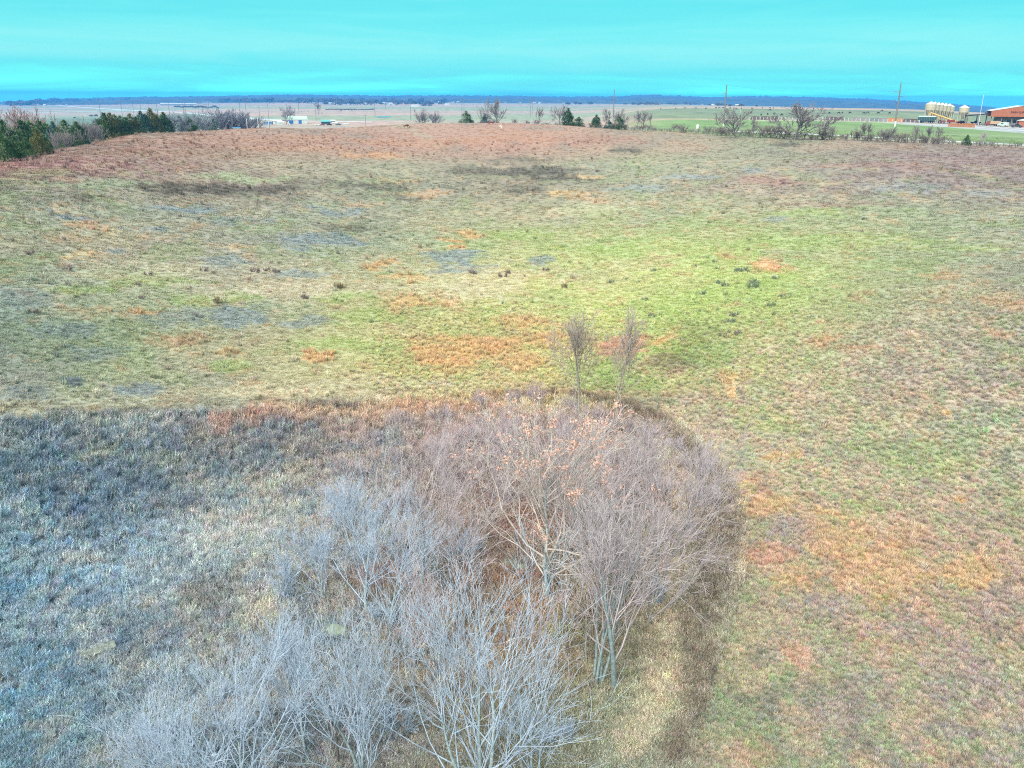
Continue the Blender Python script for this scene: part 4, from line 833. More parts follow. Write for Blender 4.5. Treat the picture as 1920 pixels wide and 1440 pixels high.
for i in range(120):
    u = 880 + 1040 * (i + rs.random() * .9) / 120; r = crest_r(u) * rs.uniform(.985, 1.02)
    seg_ = ('left of the first steel pole' if u < 1150 else 'between first steel pole and white tank' if u < 1308 else 'from white tank to dome crowned tree' if u < 1490 else 'from dome crowned tree to right steel pole' if u < 1680 else 'right of the right steel pole')
    x, y, z = pos(u, r); hh = rs.choice([1.1, 1.5, 2.0, 2.8]) * (1.35 if 1420 < u < 1560 else .55 if u > 1780 else 1.0)
    ms = dtree('shrub', i % 3, BARKD, mat('brush_twigs', (146, 138, 132), var=.3, scale=1)); root = empty('bare_bush', (x, y, z - .05), rs.uniform(0, 6), 'brown leafless bush in the fence line, ' + seg_, 'bush', 'fence line brush, ' + seg_); root.scale = (hh / 6, hh / 6, hh / 10)
    link('trunk', ms[0], root); link('crown', ms[1], root)

# cedars: a cone of many small needle sprays round a trunk
def cedar_mesh(seed, fat=.3, n=2600):
    r_ = random.Random(seed); V = []; Fc = []; T = []
    lobes = [(r_.uniform(0, 6.28), r_.uniform(.05, .75), r_.uniform(.10, .2)) for _ in range(26)]
    for i in range(n):
        if r_.random() < .62:
            a0, z0, w0 = lobes[r_.randrange(len(lobes))]; a = a0 + r_.gauss(0, .28); z = min(max(z0 + r_.gauss(0, .06), .02), .95); rad = fat * (1 - z) ** .55 * (1.0 + .45 * r_.random())
        else: a = r_.uniform(0, 6.28); z = r_.random() ** 1.15; rad = fat * (1 - z) ** .55 * math.sqrt(r_.random()) * 1.02
        if z < .08: rad *= .75
        p = (rad * math.cos(a), rad * math.sin(a), z); s = .035 * r_.uniform(.6, 1.4); o = (math.cos(a + r_.gauss(0, .5)), math.sin(a + r_.gauss(0, .5)), r_.uniform(.1, 1.3)); l = math.sqrt(sum(t * t for t in o)); o = [t / l for t in o]
        sx = (-math.sin(a), math.cos(a), 0); k = len(V)
        V += [(p[0] - sx[0] * s * .5, p[1] - sx[1] * s * .5, p[2] - s * .3), (p[0] + sx[0] * s * .5, p[1] + sx[1] * s * .5, p[2] - s * .2), (p[0] + o[0] * s * 1.6, p[1] + o[1] * s * 1.6, p[2] + o[2] * s * 1.8)]; Fc.append((k, k + 1, k + 2))
    tr = MB().cyl((0, 0, -.03), (0, 0, .8), .022, .006, 6)
    return V, Fc, tr
CEDM = [mat('cedar_green', (112, 142, 92), var=.5, scale=5), mat('cedar_olive', (142, 144, 94), var=.45, scale=5), mat('cedar_blue', (108, 140, 128), var=.45, scale=5)]
CT = [cedar_mesh(500 + k, f) for k, f in enumerate((.34, .43, .30))]
CM = {}
def cedar(u, vb, vt, r, k, cm, label, group=None, wide=1.0):
    x, y, z = pos(u, r, vb); H = max(zat(u, vt, r) - z, 1.0)
    if (k, cm) not in CM: CM[(k, cm)] = (mesh_np('crown', CT[k][0], CT[k][1], CEDM[cm]),)
    if ('t', k) not in CM:
        mm = bpy.data.meshes.new('trunk'); mm.from_pydata(CT[k][2].v, [], CT[k][2].f); mm.materials.append(BARKD); CM[('t', k)] = mm
    root = empty('cedar_tree', (x, y, z - .1), u % 6.28, label, 'tree', group); root.scale = (H * wide, H * wide, H)
    link('trunk', CM[('t', k)], root); link('crown', CM[(k, cm)][0], root)
for a in [
    (8, 296, 249, 182, 1, 0, 'biggest dark cedar cut by the left edge of the view', None, 1.0), (30, 290, 254, 184, 0, 0, 'full dark cedar right of the biggest one at the left edge', None, 1.1), (50, 282, 256, 190, 0, 0, 'third cedar from the left edge, with a rounded top', None, 1.0),
    (72, 272, 240, 197, 0, 1, 'olive-brown cedar leaning on the slope at the left', None, 1.05), (84, 272, 252, 202, 2, 0, 'small cedar at the foot of the olive-brown one', None, 1.2),
    (5, 250, 226, 262, 1, 0, 'dark cedar at the left edge above the biggest one', None, 1.0), (42, 250, 224, 262, 0, 0, 'pointed dark cedar in the upper row at the left', None, 1.1), (57, 250, 228, 262, 1, 0, 'broad dark cedar in the upper row above the olive-brown one', None, 1.1),
    (76, 252, 226, 258, 0, 0, 'cedar in the upper row right of the broad one', None, 1.1), (88, 252, 231, 256, 1, 0, 'low cedar ending the upper row at the left', None, 1.1), (101, 250, 228, 240, 2, 2, 'bluish slim cedar left of the bright green one', None, 1.0),
    (124, 256, 224, 226, 0, 0, 'bright green cone shaped cedar standing apart on the left slope', None, 1.15), (145, 250, 228, 240, 2, 0, 'small upright cedar right of the cone shaped one', None, 1.3), (183, 237, 224, 330, 1, 2, 'small bluish cedar on the tan field behind the hill', None, 1.3),
    (198, 241, 212, 300, 2, 0, 'dark narrow cedar starting the long row on the crest', None, 1.2), (208, 240, 211, 300, 0, 1, 'olive topped cedar second in the crest row', None, 1.0), (217, 240, 215, 302, 1, 1, 'yellowish cedar third in the crest row', None, 1.0), (227, 239, 217, 303, 1, 0, 'rounded cedar fourth in the crest row', None, 1.0),
    (236, 238, 220, 305, 1, 0, 'low dark cedar in the middle of the crest row', None, 1.2), (246, 238, 212, 306, 0, 1, 'pointed cedar right of the low one in the crest row', None, 1.05), (256, 237, 219, 308, 1, 0, 'cedar closing the first half of the crest row', None, 1.0),
    (266, 236, 208, 322, 0, 2, 'bluish tall cedar in the second half of the crest row', None, 1.0), (274, 236, 214, 322, 1, 2, 'bluish squat cedar beside the tallest one', None, 1.1), (285, 236, 203, 324, 0, 1, 'tallest olive cedar of the crest row', None, 1.05), (296, 236, 214, 326, 1, 0, 'cedar right of the tallest olive one', None, 1.0), (308, 236, 210, 328, 0, 0, 'last cedar of the crest row with a sloping side', None, 1.1),
    (355, 235, 219, 338, 1, 0, 'lone rounded cedar behind the crest among bare trees', None, 1.3), (400, 234, 222, 365, 1, 2, 'small bluish cedar at the foot of the grey-blue trees', None, 1.2), (874, 220, 208, 436, 1, 0, 'small triangular cedar on the crest left of the horses', None, 1.1),
    (1065, 226, 203, 404, 2, 0, 'dark pointed cedar on the crest beside a bare tree', None, 1.2), (1118, 230, 215, 396, 2, 0, 'slim dark cedar on the crest left of the first pole', None, 1.3), (1161, 234, 218, 380, 1, 0, 'round dark cedar right of the first pole', None, 1.2),
    (909, 221, 215, 436, 1, 2, 'tiny dark cedar under the low bushy bare tree', None, .9), (1811, 277, 252, 285, 0, 0, 'lone dark green cedar below the light pole at right', None, 1.05), (1085, 228, 219, 400, 1, 0, 'small cedar bush right of the dark pointed cedar', None, 1.5), (1142, 233, 225, 388, 1, 2, 'tiny cedar bush left of the round cedar', None, 1.2)]:
    cedar(*a)
put_tree(1843, 279, 263, 285, 'shrub', 1, 'round grey leafless shrub right of the lone cedar', name='bare_bush', cat='bush', wide=1.5, crm=TWIGF)
put_tree(1840, 276, 247, 287, 'vase', 3, 'faint spindly bare tree above the round grey shrub', crm=TWIGL)

# far trees on the plain and round the town
def far_crown(seed, n=260):
    r_ = random.Random(seed); V = []; Fc = []
    for i in range(n):
        a = r_.uniform(0, 6.28); b = math.acos(r_.uniform(-.5, 1)); q = r_.uniform(.55, 1.1); p = (q * .5 * math.sin(b) * math.cos(a), q * .5 * math.sin(b) * math.sin(a), .52 + q * .42 * math.cos(b)); s = .10; k = len(V)
        for j in range(3): V.append(tuple(p[m] + r_.gauss(0, s) for m in range(3)))
        Fc.append((k, k + 1, k + 2))
    return mesh_np('crown', V, Fc, FARM[seed % 2])
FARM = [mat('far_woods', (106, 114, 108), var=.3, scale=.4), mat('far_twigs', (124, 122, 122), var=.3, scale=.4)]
FC = [far_crown(k) for k in range(4)]; _ft = bpy.data.meshes.new('trunk'); _tb = MB().cyl((0, 0, -.1), (0, 0, .55), .035, .02, 5); _ft.from_pydata(_tb.v, [], _tb.f); _ft.materials.append(BARKD)
def far_tree(u, v, px_h, label, group, wide=1.0, rmin=480):
    x, y, z = gp(u, v, rmin); r = math.hypot(x, y); H = px_h * r / FPX
    root = empty('far_tree', (x, y, z), (u * 3.7) % 6.28, label, 'tree', group); root.scale = (H * wide, H * wide, H)
    link('trunk', _ft, root); link('crown', FC[int(u * 3 + v) % 4], root)
for i in range(165):
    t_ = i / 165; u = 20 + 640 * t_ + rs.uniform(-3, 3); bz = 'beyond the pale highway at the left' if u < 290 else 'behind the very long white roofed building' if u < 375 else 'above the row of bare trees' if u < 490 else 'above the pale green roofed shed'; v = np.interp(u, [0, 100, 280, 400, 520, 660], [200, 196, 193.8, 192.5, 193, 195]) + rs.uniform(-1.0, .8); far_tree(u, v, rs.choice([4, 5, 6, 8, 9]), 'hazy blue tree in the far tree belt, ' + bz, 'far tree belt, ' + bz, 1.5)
for i in range(80):
    u = 600 + 240 * i / 80 + rs.uniform(-2, 2); v = rs.uniform(190.5, 197.5); far_tree(u, v, rs.choice([4, 5, 6, 8]), 'hazy tree standing among the houses of the distant town', 'trees of the distant town', 1.4)
for i in range(44):
    u = rs.choice([rs.uniform(1060, 1110), rs.uniform(1170, 1260), rs.uniform(1260, 1420), rs.uniform(1180, 1240)]); v = np.interp(u, [1060, 1200, 1420], [196.5, 197, 196]) + rs.uniform(-1.2, .6); far_tree(u, v, rs.choice([3, 4, 5]), 'small hazy tree beyond the pale stubble field', 'small trees beyond the stubble field', 1.6, 1300)
for u, v, hh, la in [(745, 197, 5, 'dark hedge-like tree clump at the town edge, first'), (795, 199.5, 4, 'low dark tree clump on the plain right of the long white shed'), (806, 199.5, 3.5, 'low dark tree clump right next to the first clump'), (791, 197, 4.5, 'small round tree by the long white shed')]:
    far_tree(u, v, hh, la, None, 2.2)
for i in range(26):
    far_tree(612 + i * 3.5, 206.5 + rs.uniform(-.3, .3), rs.choice([1.6, 2, 2.4]), 'tiny bush of the dark hedge row across the tan plain', 'hedge row across the plain', 1.8)
for i in range(14):
    far_tree(330 + i * 6, 202.5 + rs.uniform(-1, 1), rs.choice([2.5, 3.5, 3]), 'low scrub clump on the pale field beyond the highway', 'scrub beyond the highway', 2.2)
for u, v, hh, la in [(171, 219, 3, 'small dark bush on the green pasture at the left'), (180, 219, 3.6, 'small dark bush beside its twin on the left pasture'), (60, 198, 8, 'dark round tree near the far highway'), (140, 222, 2.2, 'low bush in the dark hedge of the left pasture'), (88, 196, 7, 'tall blue tree right of the far highway tree')]:
    far_tree(u, v, hh, la, None, 1.7)
# ------------------------------------------------------------------ buildings, bins, poles, vehicles
WHT = mat('white_metal', (226, 230, 226), var=.05, rough=.5); CRM = mat('cream_steel', (212, 206, 176), var=.06, rough=.5); CRMD = mat('cream_roof', (222, 226, 208), var=.05, rough=.45)
STL = mat('weathered_steel', (150, 158, 160), var=.12, scale=.5, rough=.6); STLD = mat('rusty_steel', (136, 136, 136), var=.2, scale=.5, rough=.7)
WOODP = mat('pole_wood', (120, 116, 120), var=.2, scale=.8); RUST = mat('rust_red_siding', (182, 118, 88), var=.10, scale=.6); TRIM = mat('tan_siding', (176, 172, 150), var=.08, scale=.6)
GLS = mat('dark_glass', (40, 58, 66), var=.1, rough=.15); BLK = mat('black_rubber', (34, 36, 38), var=.1); GRNP = mat('green_paint', (36, 82, 84), var=.1, rough=.5); REDP = mat('red_paint', (150, 66, 62), var=.15, rough=.5)
YEL = mat('yellow_paint', (222, 186, 92), var=.08, rough=.5); ORW = mat('orange_pallet_wood', (196, 128, 72), var=.2, scale=1.2); DKR = mat('dark_roof', (52, 56, 62), var=.15)
TAR = mat('white_tarp', (214, 236, 228), var=.05); BLUP = mat('blue_paint', (40, 120, 190), var=.1, rough=.5); TEAL = mat('teal_roof', (110, 190, 180), var=.08, rough=.5); TANP = mat('tan_paint', (196, 168, 132), var=.1, rough=.5)

def wheel(p, par, r=.5, w=.3, axis=(1, 0, 0)):
    x, y, z = p; ax = Vector(axis).normalized() * (w / 2); t_ = MB().cyl(Vector(p) - ax, Vector(p) + ax, r, r, 12); o = t_.build('wheel', BLK, par)
    ax2 = ax * 1.06; MB().cyl(Vector(p) - ax2, Vector(p) + ax2, r * .5, r * .5, 8).build('rim', STL, o); return o

# store building: gable front facing the camera
x, y, z = pos(1912, 566, 238); rz = -azof(1911, 230) + .10
st = empty('store_building', (x, y, z), rz, 'orange-brown gabled farm store with dark lettering, cut by the right edge', 'building')
hw = 15.2; ez = 6.2; 
MB().prism([(-hw, 4.9), (hw, 4.9), (hw, 8.0), (0, 10.6), (-hw, 8.0)], 0, .5).build('gable_wall', RUST, st)
MB().box((-.2, 14, 2.45), (23, 20, 4.9)).build('wall', TRIM, st)
MB().prism([(-hw - .5, 7.9), (0, 10.75), (hw + .5, 7.9), (hw + .5, 8.0), (0, 10.85), (-hw - .5, 8.0)], -.15, 34).build('roof', WHT, st)
MB().prism([(-hw, 4.9), (hw, 4.9), (hw, 8.0), (0, 10.6), (-hw, 8.0)], 24, 33).build('rear_wall', RUST, st)
for dx in (-14.6, -9.5, -4.4, .8, 6, 11.2): MB().box((dx, 1.2, 2.45), (.4, .4, 4.9)).build('post', STLD, st)
for dx, w, hh, zz in ((-10.4, 1.1, 2.6, 1.5), (-8.6, 1.0, 2.6, 1.5), (-5.5, 2.0, 1.5, 2.3), (-2.6, 1.6, 1.5, 2.3), (.2, 1.4, 2.4, 1.4), (3.5, 2.2, 1.5, 2.3)):
    f = MB().box((dx, 3.93, zz), (w + .3, .12, hh + .3)).build('window', WHT, st); MB().box((dx, 3.85, zz), (w, .1, hh)).build('pane', GLS, f)
MB().box((2.4, -.6, 4.9), (1.2, .8, 1.0)).build('lamp_box', WHT, st)
cu = bpy.data.curves.new('lettering', 'FONT'); cu.body = 'FARM SUPPLY'; cu.size = 1.25; cu.extrude = .06; cu.align_x = 'CENTER'; tmp = bpy.data.objects.new('tmp', cu); COL.objects.link(tmp)
dg = bpy.context.evaluated_depsgraph_get(); lm = bpy.data.meshes.new_from_object(tmp.evaluated_get(dg)); bpy.data.objects.remove(tmp); lm.materials.clear(); lm.materials.append(mat('dark_letters', (60, 34, 30)))
lo = link('lettering', lm, st, (-1.2, -.1, 6.9)); lo.rotation_euler = (math.pi / 2, 0, 0); lo.scale = (1.15, 1.1, 1)
# lean-to canopy and small red annex
ca_ = MB().prism([(-27.5, 4.9), (-15.2, 6.2), (-15.2, 6.6), (-27.5, 5.3)], 0, 12).build('canopy_roof', DKR, st)
for dx in (-27.2, -21.2, -16.4):
    for dy in (.3, 11.5): MB().box((dx, dy, 2.6), (.45, .45, 5.2)).build('canopy_post', STLD, st)
x, y, z = pos(1932, 548, 242)
an = empty('red_annex', (x, y, z), rz, 'low rust-red annex with a white roof at the right edge before the store', 'building')
MB().box((0, 4, 1.7), (12, 8, 3.4)).build('wall', RUST, an); MB().prism([(-6.5, 3.4), (0, 4.9), (6.5, 3.4)], -.4, 8.4).build('roof', WHT, an)

# hopper bins
def hopper_bin(label, group, R=3.0, zc=6.9, hc=2.9):
    b = empty('hopper_bin', (0, 0, 0), 0, label, 'grain bin', group)
    bd = MB(); 
    for k in range(4): bd.cyl((0, 0, zc + hc * k / 4), (0, 0, zc + hc * (k + 1) / 4 - .06), R, R, 20); bd.cyl((0, 0, zc + hc * (k + 1) / 4 - .06), (0, 0, zc + hc * (k + 1) / 4), R * 1.015, R * 1.015, 20, False)
    bd.build('body', CRM, b)
    MB().cyl((0, 0, zc + hc), (0, 0, zc + hc + 1.5), R * 1.05, .45, 20).build('roof', CRMD, b)
    MB().cyl((0, 0, zc + hc + 1.5), (0, 0, zc + hc + 1.8), .5, .5, 10).build('cap', CRM, b)
    MB().cyl((0, 0, zc), (0, 0, 2.7), R, .35, 20, False).build('hopper', CRM, b)
    for k in range(8):
        a = 2 * math.pi * k / 8 + .2; MB().cyl((R * .98 * math.cos(a), R * .98 * math.sin(a), 0), (R * .98 * math.cos(a), R * .98 * math.sin(a), zc + .3), .14, .14, 6).build('leg', CRM, b)
    MB().box((R + .15, 0, zc + hc / 2), (.1, .5, hc + 2)).build('ladder', STLD, b)
    return b
hb0 = None
lbs = ['nearest cream hopper bin, the left end of the row of six', 'second cream hopper bin in the row of six', 'third cream hopper bin in the row of six', 'fourth cream hopper bin in the row of six', 'fifth cream hopper bin in the row of six', 'farthest cream hopper bin, the right end of the row']
for k in range(6):
    x, y, z = pos(1741 + 7.0 * k, 574 + 3.2 * k, 226); z = pos(1741, 574, 226)[2] - .25 * k
    if hb0 is None: hb0 = hopper_bin(lbs[0], 'row of cream hopper bins'); hb0.location = (x, y, z); cur = hb0
    else: cur = copy_tree(hb0, (x, y, z), None, None, lbs[k])
x, y, z = pos(1804, 578, 228); b = copy_tree(hb0, (x, y, z), .4, (.92, .92, .88), 'single cream hopper bin standing apart right of the row'); del b['group']
def auger():
    x, y, z = pos(1768, 560, 228); a = empty('grain_auger', (x, y, z), -azof(1768, 230), 'yellow grain auger sloping down to the right before the bins', 'auger')
    MB().cyl((-7.0, 0, 5.6), (7.5, 0, .8), .38, .38, 8).build('tube', YEL, a); MB().box((-7.2, 0, 4.9), (.8, .8, 1.6)).build('spout', YEL, a); MB().box((7.8, 0, .7), (1.8, 1.4, 1.0), 0, (1.3, 1.3)).build('hopper', REDP, a)
    f = MB(); 
    for s in (-1, 1): f.cyl((-1, s * 1.1, .6), (-3.5, 0, 4.3), .1, .1, 5); f.cyl((-1, s * 1.1, .6), (4, 0, 1.9), .1, .1, 5)
    f.build('frame', YEL, a)
    for s in (-1, 1): wheel((-1, s * 1.2, .5), a, .5, .3, (0, 1, 0))
auger()
def trailer():
    x, y, z = pos(1737, 548, 230); t_ = empty('grain_trailer', (x, y, z), -azof(1737, 230) - .08, 'dark green grain trailer under a pale tarp before the bins', 'trailer')
    MB().prism([(-4.6, 1.9), (-3.6, 1.1), (3.6, 1.1), (4.6, 1.9), (4.6, 3.4), (-4.6, 3.4)], -1.3, 1.3).build('body', GRNP, t_)
    MB().prism([(-4.7, 3.4), (4.7, 3.4), (4.2, 3.9), (-4.2, 3.9)], -1.35, 1.35).build('tarp', TAR, t_)
    for k in range(7): MB().box((-3.9 + 1.3 * k, -1.34, 2.5), (.12, .08, 1.7)).build('rib', STLD, t_)
    MB().box((0, 0, .95), (8.6, 1.0, .25)).build('chassis', BLK, t_)
    for dx in (-3.2, -2.1, 1.6, 2.7):
        for s in (-1, 1): wheel((dx, s * 1.15, .52), t_, .52, .4, (0, 1, 0))
trailer()
def tractor():
    x, y, z = pos(1765, 552, 229.5); t_ = empty('tractor', (x, y, z), -azof(1765, 230), 'small red tractor parked under the yellow auger', 'tractor')
    MB().box((.9, 0, 1.25), (2.0, .9, .9)).build('hood', REDP, t_); MB().box((-.6, 0, 1.1), (1.4, 1.2, .9)).build('body', REDP, t_)
    MB().box((-.6, 0, 2.9), (1.7, 1.5, .14)).build('canopy', REDP, t_)
    for dx in (-1.2, 0): 
        for s in (-.6, .6): MB().box((dx, s, 2.2), (.08, .08, 1.4)).build('canopy_post', BLK, t_)
    MB().box((-.8, 0, 1.75), (.5, .6, .5)).build('seat', BLK, t_)
    for s in (-1, 1): wheel((-.8, s * .85, .85), t_, .85, .4, (0, 1, 0)); wheel((1.4, s * .7, .5), t_, .5, .3, (0, 1, 0))
tractor()
def cart(u, v, r, label, m1, name='feed_cart'):
    x, y, z = pos(u, r, v); t_ = empty(name, (x, y, z), -azof(u, v) + .2, label, 'cart')
    MB().box((0, 0, 1.35), (3.4, 2.0, 1.5), 0, (1.15, 1.15)).build('bed', m1, t_); MB().box((2.6, 0, .7), (2.0, .15, .15)).build('drawbar', BLK, t_)
    for s in (-1, 1): wheel((-.4, s * 1.05, .45), t_, .45, .3, (0, 1, 0))
cart(1783, 227.5, 560, 'dark red feed cart at the foot of the yellow auger', REDP)
def truck(u, v, r, rz_, label, bedm, cabm, L=7.2, name='farm_truck', cat='truck', bh=1.6):
    x, y, z = pos(u, r, v); t_ = empty(name, (x, y, z), -azof(u, v) + rz_, label, cat)
    MB().box((-1.1, 0, .85 + bh / 2 + .15), (L - 2.4, 2.3, bh)).build('bed', bedm, t_)
    cb = MB().prism([(L / 2 - 2.2, .7), (L / 2, .7), (L / 2, 1.5), (L / 2 - .7, 1.7), (L / 2 - 1.1, 2.5), (L / 2 - 2.2, 2.5)], -1.0, 1.0).build('cab', cabm, t_)
    MB().prism([(L / 2 - 1.9, 1.7), (L / 2 - .95, 1.7), (L / 2 - 1.2, 2.3), (L / 2 - 1.9, 2.3)], -1.03, -1.0).build('side_window', GLS, cb)
    MB().box((0, 0, .72), (L - .4, .9, .22)).build('chassis', BLK, t_)
    for dx in (-L / 2 + 1.3, -L / 2 + 2.3, L / 2 - 1.2):
        for s in (-1, 1): wheel((dx, s * 1.0, .48), t_, .48, .3, (0, 1, 0))
truck(1861, 233, 548, math.pi + .1, 'old pinkish-tan grain truck standing under the store canopy', TANP, REDP)
def pickup(u, v, r, rz_, label, m1, name='pickup_truck', cat='pickup', closed=False):
    x, y, z = pos(u, r, v); t_ = empty(name, (x, y, z), -azof(u, v) + rz_, label, cat)
    prof = [(-2.7, .5), (2.7, .5), (2.7, 1.05), (1.3, 1.2), (.7, 1.85), (-.7, 1.85), (-.9, 1.15), (-2.7, 1.15)]
    if closed: prof = [(-2.7, .5), (2.7, .5), (2.7, 1.2), (1.9, 1.4), (1.3, 2.2), (-2.6, 2.3)]
    MB().prism(prof, -.95, .95).build('body', m1, t_)
    for s in (-1, 1): MB().prism([(-.6, 1.25), (1.1, 1.25), (.65, 1.75), (-.6, 1.75)], s * .955 - .01, s * .955 + .01).build('side_window', GLS, t_)
    MB().box((2.72, 0, .6), (.08, 1.8, .25)).build('bumper', BLK, t_)
    for s in (-1, 1): MB().box((2.71, s * .7, .92), (.05, .35, .18)).build('headlight', WHT, t_)
    for dx in (-1.75, 1.75):
        for s in (-1, 1): wheel((dx, s * .9, .4), t_, .4, .25, (0, 1, 0))
pickup(1881, 233.5, 545, math.pi - .5, 'pale blue-white van parked before the store windows', TAR, 'van', 'van', True)
pickup(1906, 238, 535, .15, 'dark pickup with a white front end before the red annex', mat('navy_paint', (38, 62, 78), rough=.4))
pickup(1830, 227.5, 575, .05, 'dark vehicle parked behind the tall light pole', GRNP, 'parked_car', 'car')
pickup(1803, 227, 560, 1.2, 'small dark quad vehicle under the single bin', BLK, 'quad_vehicle', 'vehicle'); 
# stacked orange pallets along the yard edge
for k in range(9):
    u = 1780 + 5.6 * k; x, y, z = pos(u, 505, 238); s = 1 if k < 5 else 1.25
    p = empty('pallet_stack', (x, y, z), -azof(u, 238) + rs.uniform(-.1, .1), ['orange wooden pallet stack at the left end of the yard row', 'second orange pallet stack from the left in the yard row', 'third orange pallet stack from the left', 'fourth orange pallet stack from the left, low', 'middle orange pallet stack of the yard row', 'sixth orange pallet stack, first of the tall ones', 'seventh orange pallet stack in the yard row', 'eighth orange pallet stack, next to last', 'orange pallet stack at the right end by the light pole'][k], 'pallet stack', 'orange pallets along the yard edge')
    for j in range(int(5 * s)):
        q = MB()
        for b_ in (-.7, 0, .7): q.box((0, b_, .12), (1.5, .12, .2))
        for b_ in range(5): q.box((-.62 + .31 * b_, 0, .25), (.2, 1.6, .05))
        q.build('pallet', ORW, p, (0, 0, j * .34))
x, y, z = pos(1833.5, 540, 240)
lp = empty('light_pole', (x, y, z), 0, 'tall slender white light pole in the gravel yard', 'light pole'); MB().cyl((0, 0, 0), (0, 0, 16.5), .16, .08, 8).build('pole', WHT, lp); MB().box((.5, 0, 16.4), (1.1, .3, .2)).build('lamp_head', STL, lp); MB().cyl((0, 0, 0), (0, 0, .5), .3, .3, 8).build('base', STL, lp)

# steel transmission poles and their wires
def steel_pole(u, vb, vt, r, label, rmin=None):
    x, y, z = pos(u, r, vb); H = zat(u + (u - 960) * .014, vt, r) - z; p = empty('steel_pole', (x, y, z), -azof(u, vb), label, 'utility pole')
    MB().cyl((0, 0, 0), (0, 0, H * .13), .46, .42, 10).build('base_section', WHT if u > 1300 else STL, p)
    MB().cyl((0, 0, H * .13), (0, 0, H), .42, .24, 10).build('pole', STLD, p)
    ends = []
    for hf, s in ((.80, -1), (.70, 1), (.59, -1)):
        MB().cyl((0, 0, H * hf - .2), (s * 2.6, 0, H * hf + .1), .13, .09, 6).build('crossarm', STLD, p); MB().cyl((s * 2.55, 0, H * hf + .1), (s * 2.55, 0, H * hf - .9), .1, .1, 6).build('insulator', STL, p)
        a = -azof(u, vb); ends.append((x + s * 2.55 * math.cos(a), y + s * 2.55 * math.sin(a), z + H * hf - .9))
    ends.append((x, y, z + H)); return ends
E = [steel_pole(1677, 243, 155, 468, 'weathered steel transmission pole at the right, left of the hopper bins'), steel_pole(1356, 242, 159, 468, 'weathered steel transmission pole with a white foot above the fence line'),
     steel_pole(1149.5, 229, 168, 620, 'hazier steel transmission pole right of the dark cedars'), steel_pole(994, 206, 180, 1250, 'far slender pole at the middle of the horizon')]
off = []
x, y, z = pos(2200, 560, 260); off.append([(x + dx, y, z + zz) for dx, zz in ((-2.5, 19), (2.5, 16.5), (-2.5, 14), (0, 24))])
WIR = mat('wire', (120, 150, 165))
def wires(A, B, sag, label, rad=.022):
    root = empty('power_lines', A[0], 0, label, 'power line')
    for a, b in zip(A, B):
        m_ = MB(); prev = None
        for k in range(15):
            t_ = k / 14; p = Vector(a).lerp(Vector(b), t_) - Vector((0, 0, sag * 4 * t_ * (1 - t_))) - Vector(A[0])
            if prev is not None: m_.cyl(prev, p, rad, rad, 3, False)
            prev = p
        m_.build('wire', WIR, root)
wires(E[0], off[0], 5, 'sagging power wires running right from the right steel pole'); wires(E[1], E[0], 3.5, 'power wires between the two tall steel poles'); wires(E[2], E[1], 4, 'power wires between the hazy pole and the middle pole'); wires(E[3], E[2], 8, 'power wires from the far pole to the hazy pole', .03)
# small wooden poles on the left plain
WP = [(187, 204, 178, 1900), (228, 205, 186, 1500), (250, 206, 187, 1450), (264, 207, 188, 1400), (279, 208, 187, 1200), (295, 209, 187, 1150), (318, 214, 184, 820), (345, 218, 189, 760), (349, 220, 192, 740), (374, 218, 184, 700), (393, 219, 191, 900), (462, 217, 183, 700), (487, 220, 198, 800), (504, 222, 194, 700), (450, 208, 191, 1300), (560, 205, 192, 1500), (544, 202, 190, 1700), (592, 214, 194, 1100), (703, 212, 195, 1300), (770, 214, 190, 1100), (723, 199, 188, 2200), (685, 222, 214, 700), (866, 205, 186, 1400), (870, 206, 185, 1350), (998, 200, 182, 1500), (484, 234, 220, 380), (504, 234, 224, 378), (463, 234, 222, 382), (347, 225, 205, 500), (1387, 222, 202, 600), (1533, 222, 209, 545), (1682, 200, 188, 1800)]
for i, (u, vb, vt, r) in enumerate(WP):
    x, y, z = pos(u, r, vb); H = max(zat(u, vt, r) - z, 3); pale = i in (25, 26, 27, 29, 30)
    p = empty('utility_pole', (x, y, z), rs.uniform(-.3, .3), None, 'utility pole')
    if i in (25, 26, 27): tag(p, 'short pale pole standing just behind the crest of the red hill', None, 'short pale poles behind the crest')
    elif u < 720: tag(p, 'thin dark wooden pole in the lines crossing the left plain', None, 'wooden poles of the left plain')
    elif u > 1300: tag(p, ['thin pale pole above the middle fence line tree' , 'short white pole behind the largest dome crowned tree', 'distant pole right behind the right steel pole'][[1387, 1533, 1682].index(u)])
    else: tag(p, 'thin hazy pole standing in the middle of the far plain', None, 'hazy poles of the middle plain')
    w = max(.14, r / FPX * .35); MB().cyl((0, 0, 0), (0, 0, H), w, w * .7, 6).build('pole', WHT if pale else WOODP, p)
    if not pale: MB().box((0, 0, H * .92), (2.4, w, w)).build('crossarm', WOODP, p)

# farm shed with a pale green roof and its neighbours
def shed(u, v, r, w, d_, hh, rise, label, wm, rm, rz_=0.0, name='farm_shed', cat='shed', doors=()):
    x, y, z = gp(u, v, 470) if r is None else pos(u, r, v); s = empty(name, (x, y, z - .1), -azof(u, v) + rz_, label, cat)
    MB().box((0, d_ / 2, hh / 2), (w, d_, hh)).build('wall', wm, s)
    MB().add([(-w / 2 - .4, -.5, hh - .1), (w / 2 + .4, -.5, hh - .1), (w / 2 + .4, d_ + .5, hh - .1), (-w / 2 - .4, d_ + .5, hh - .1), (-w / 2 - .4, d_ / 2, hh + rise), (w / 2 + .4, d_ / 2, hh + rise)], [(0, 1, 5, 4), (2, 3, 4, 5), (0, 4, 3), (1, 2, 5), (0, 3, 2, 1)]).build('roof', rm, s)
    for dx, dw, dh, dm in doors: MB().box((dx, -.06, dh / 2), (dw, .12, dh)).build('door', dm, s)
    return s
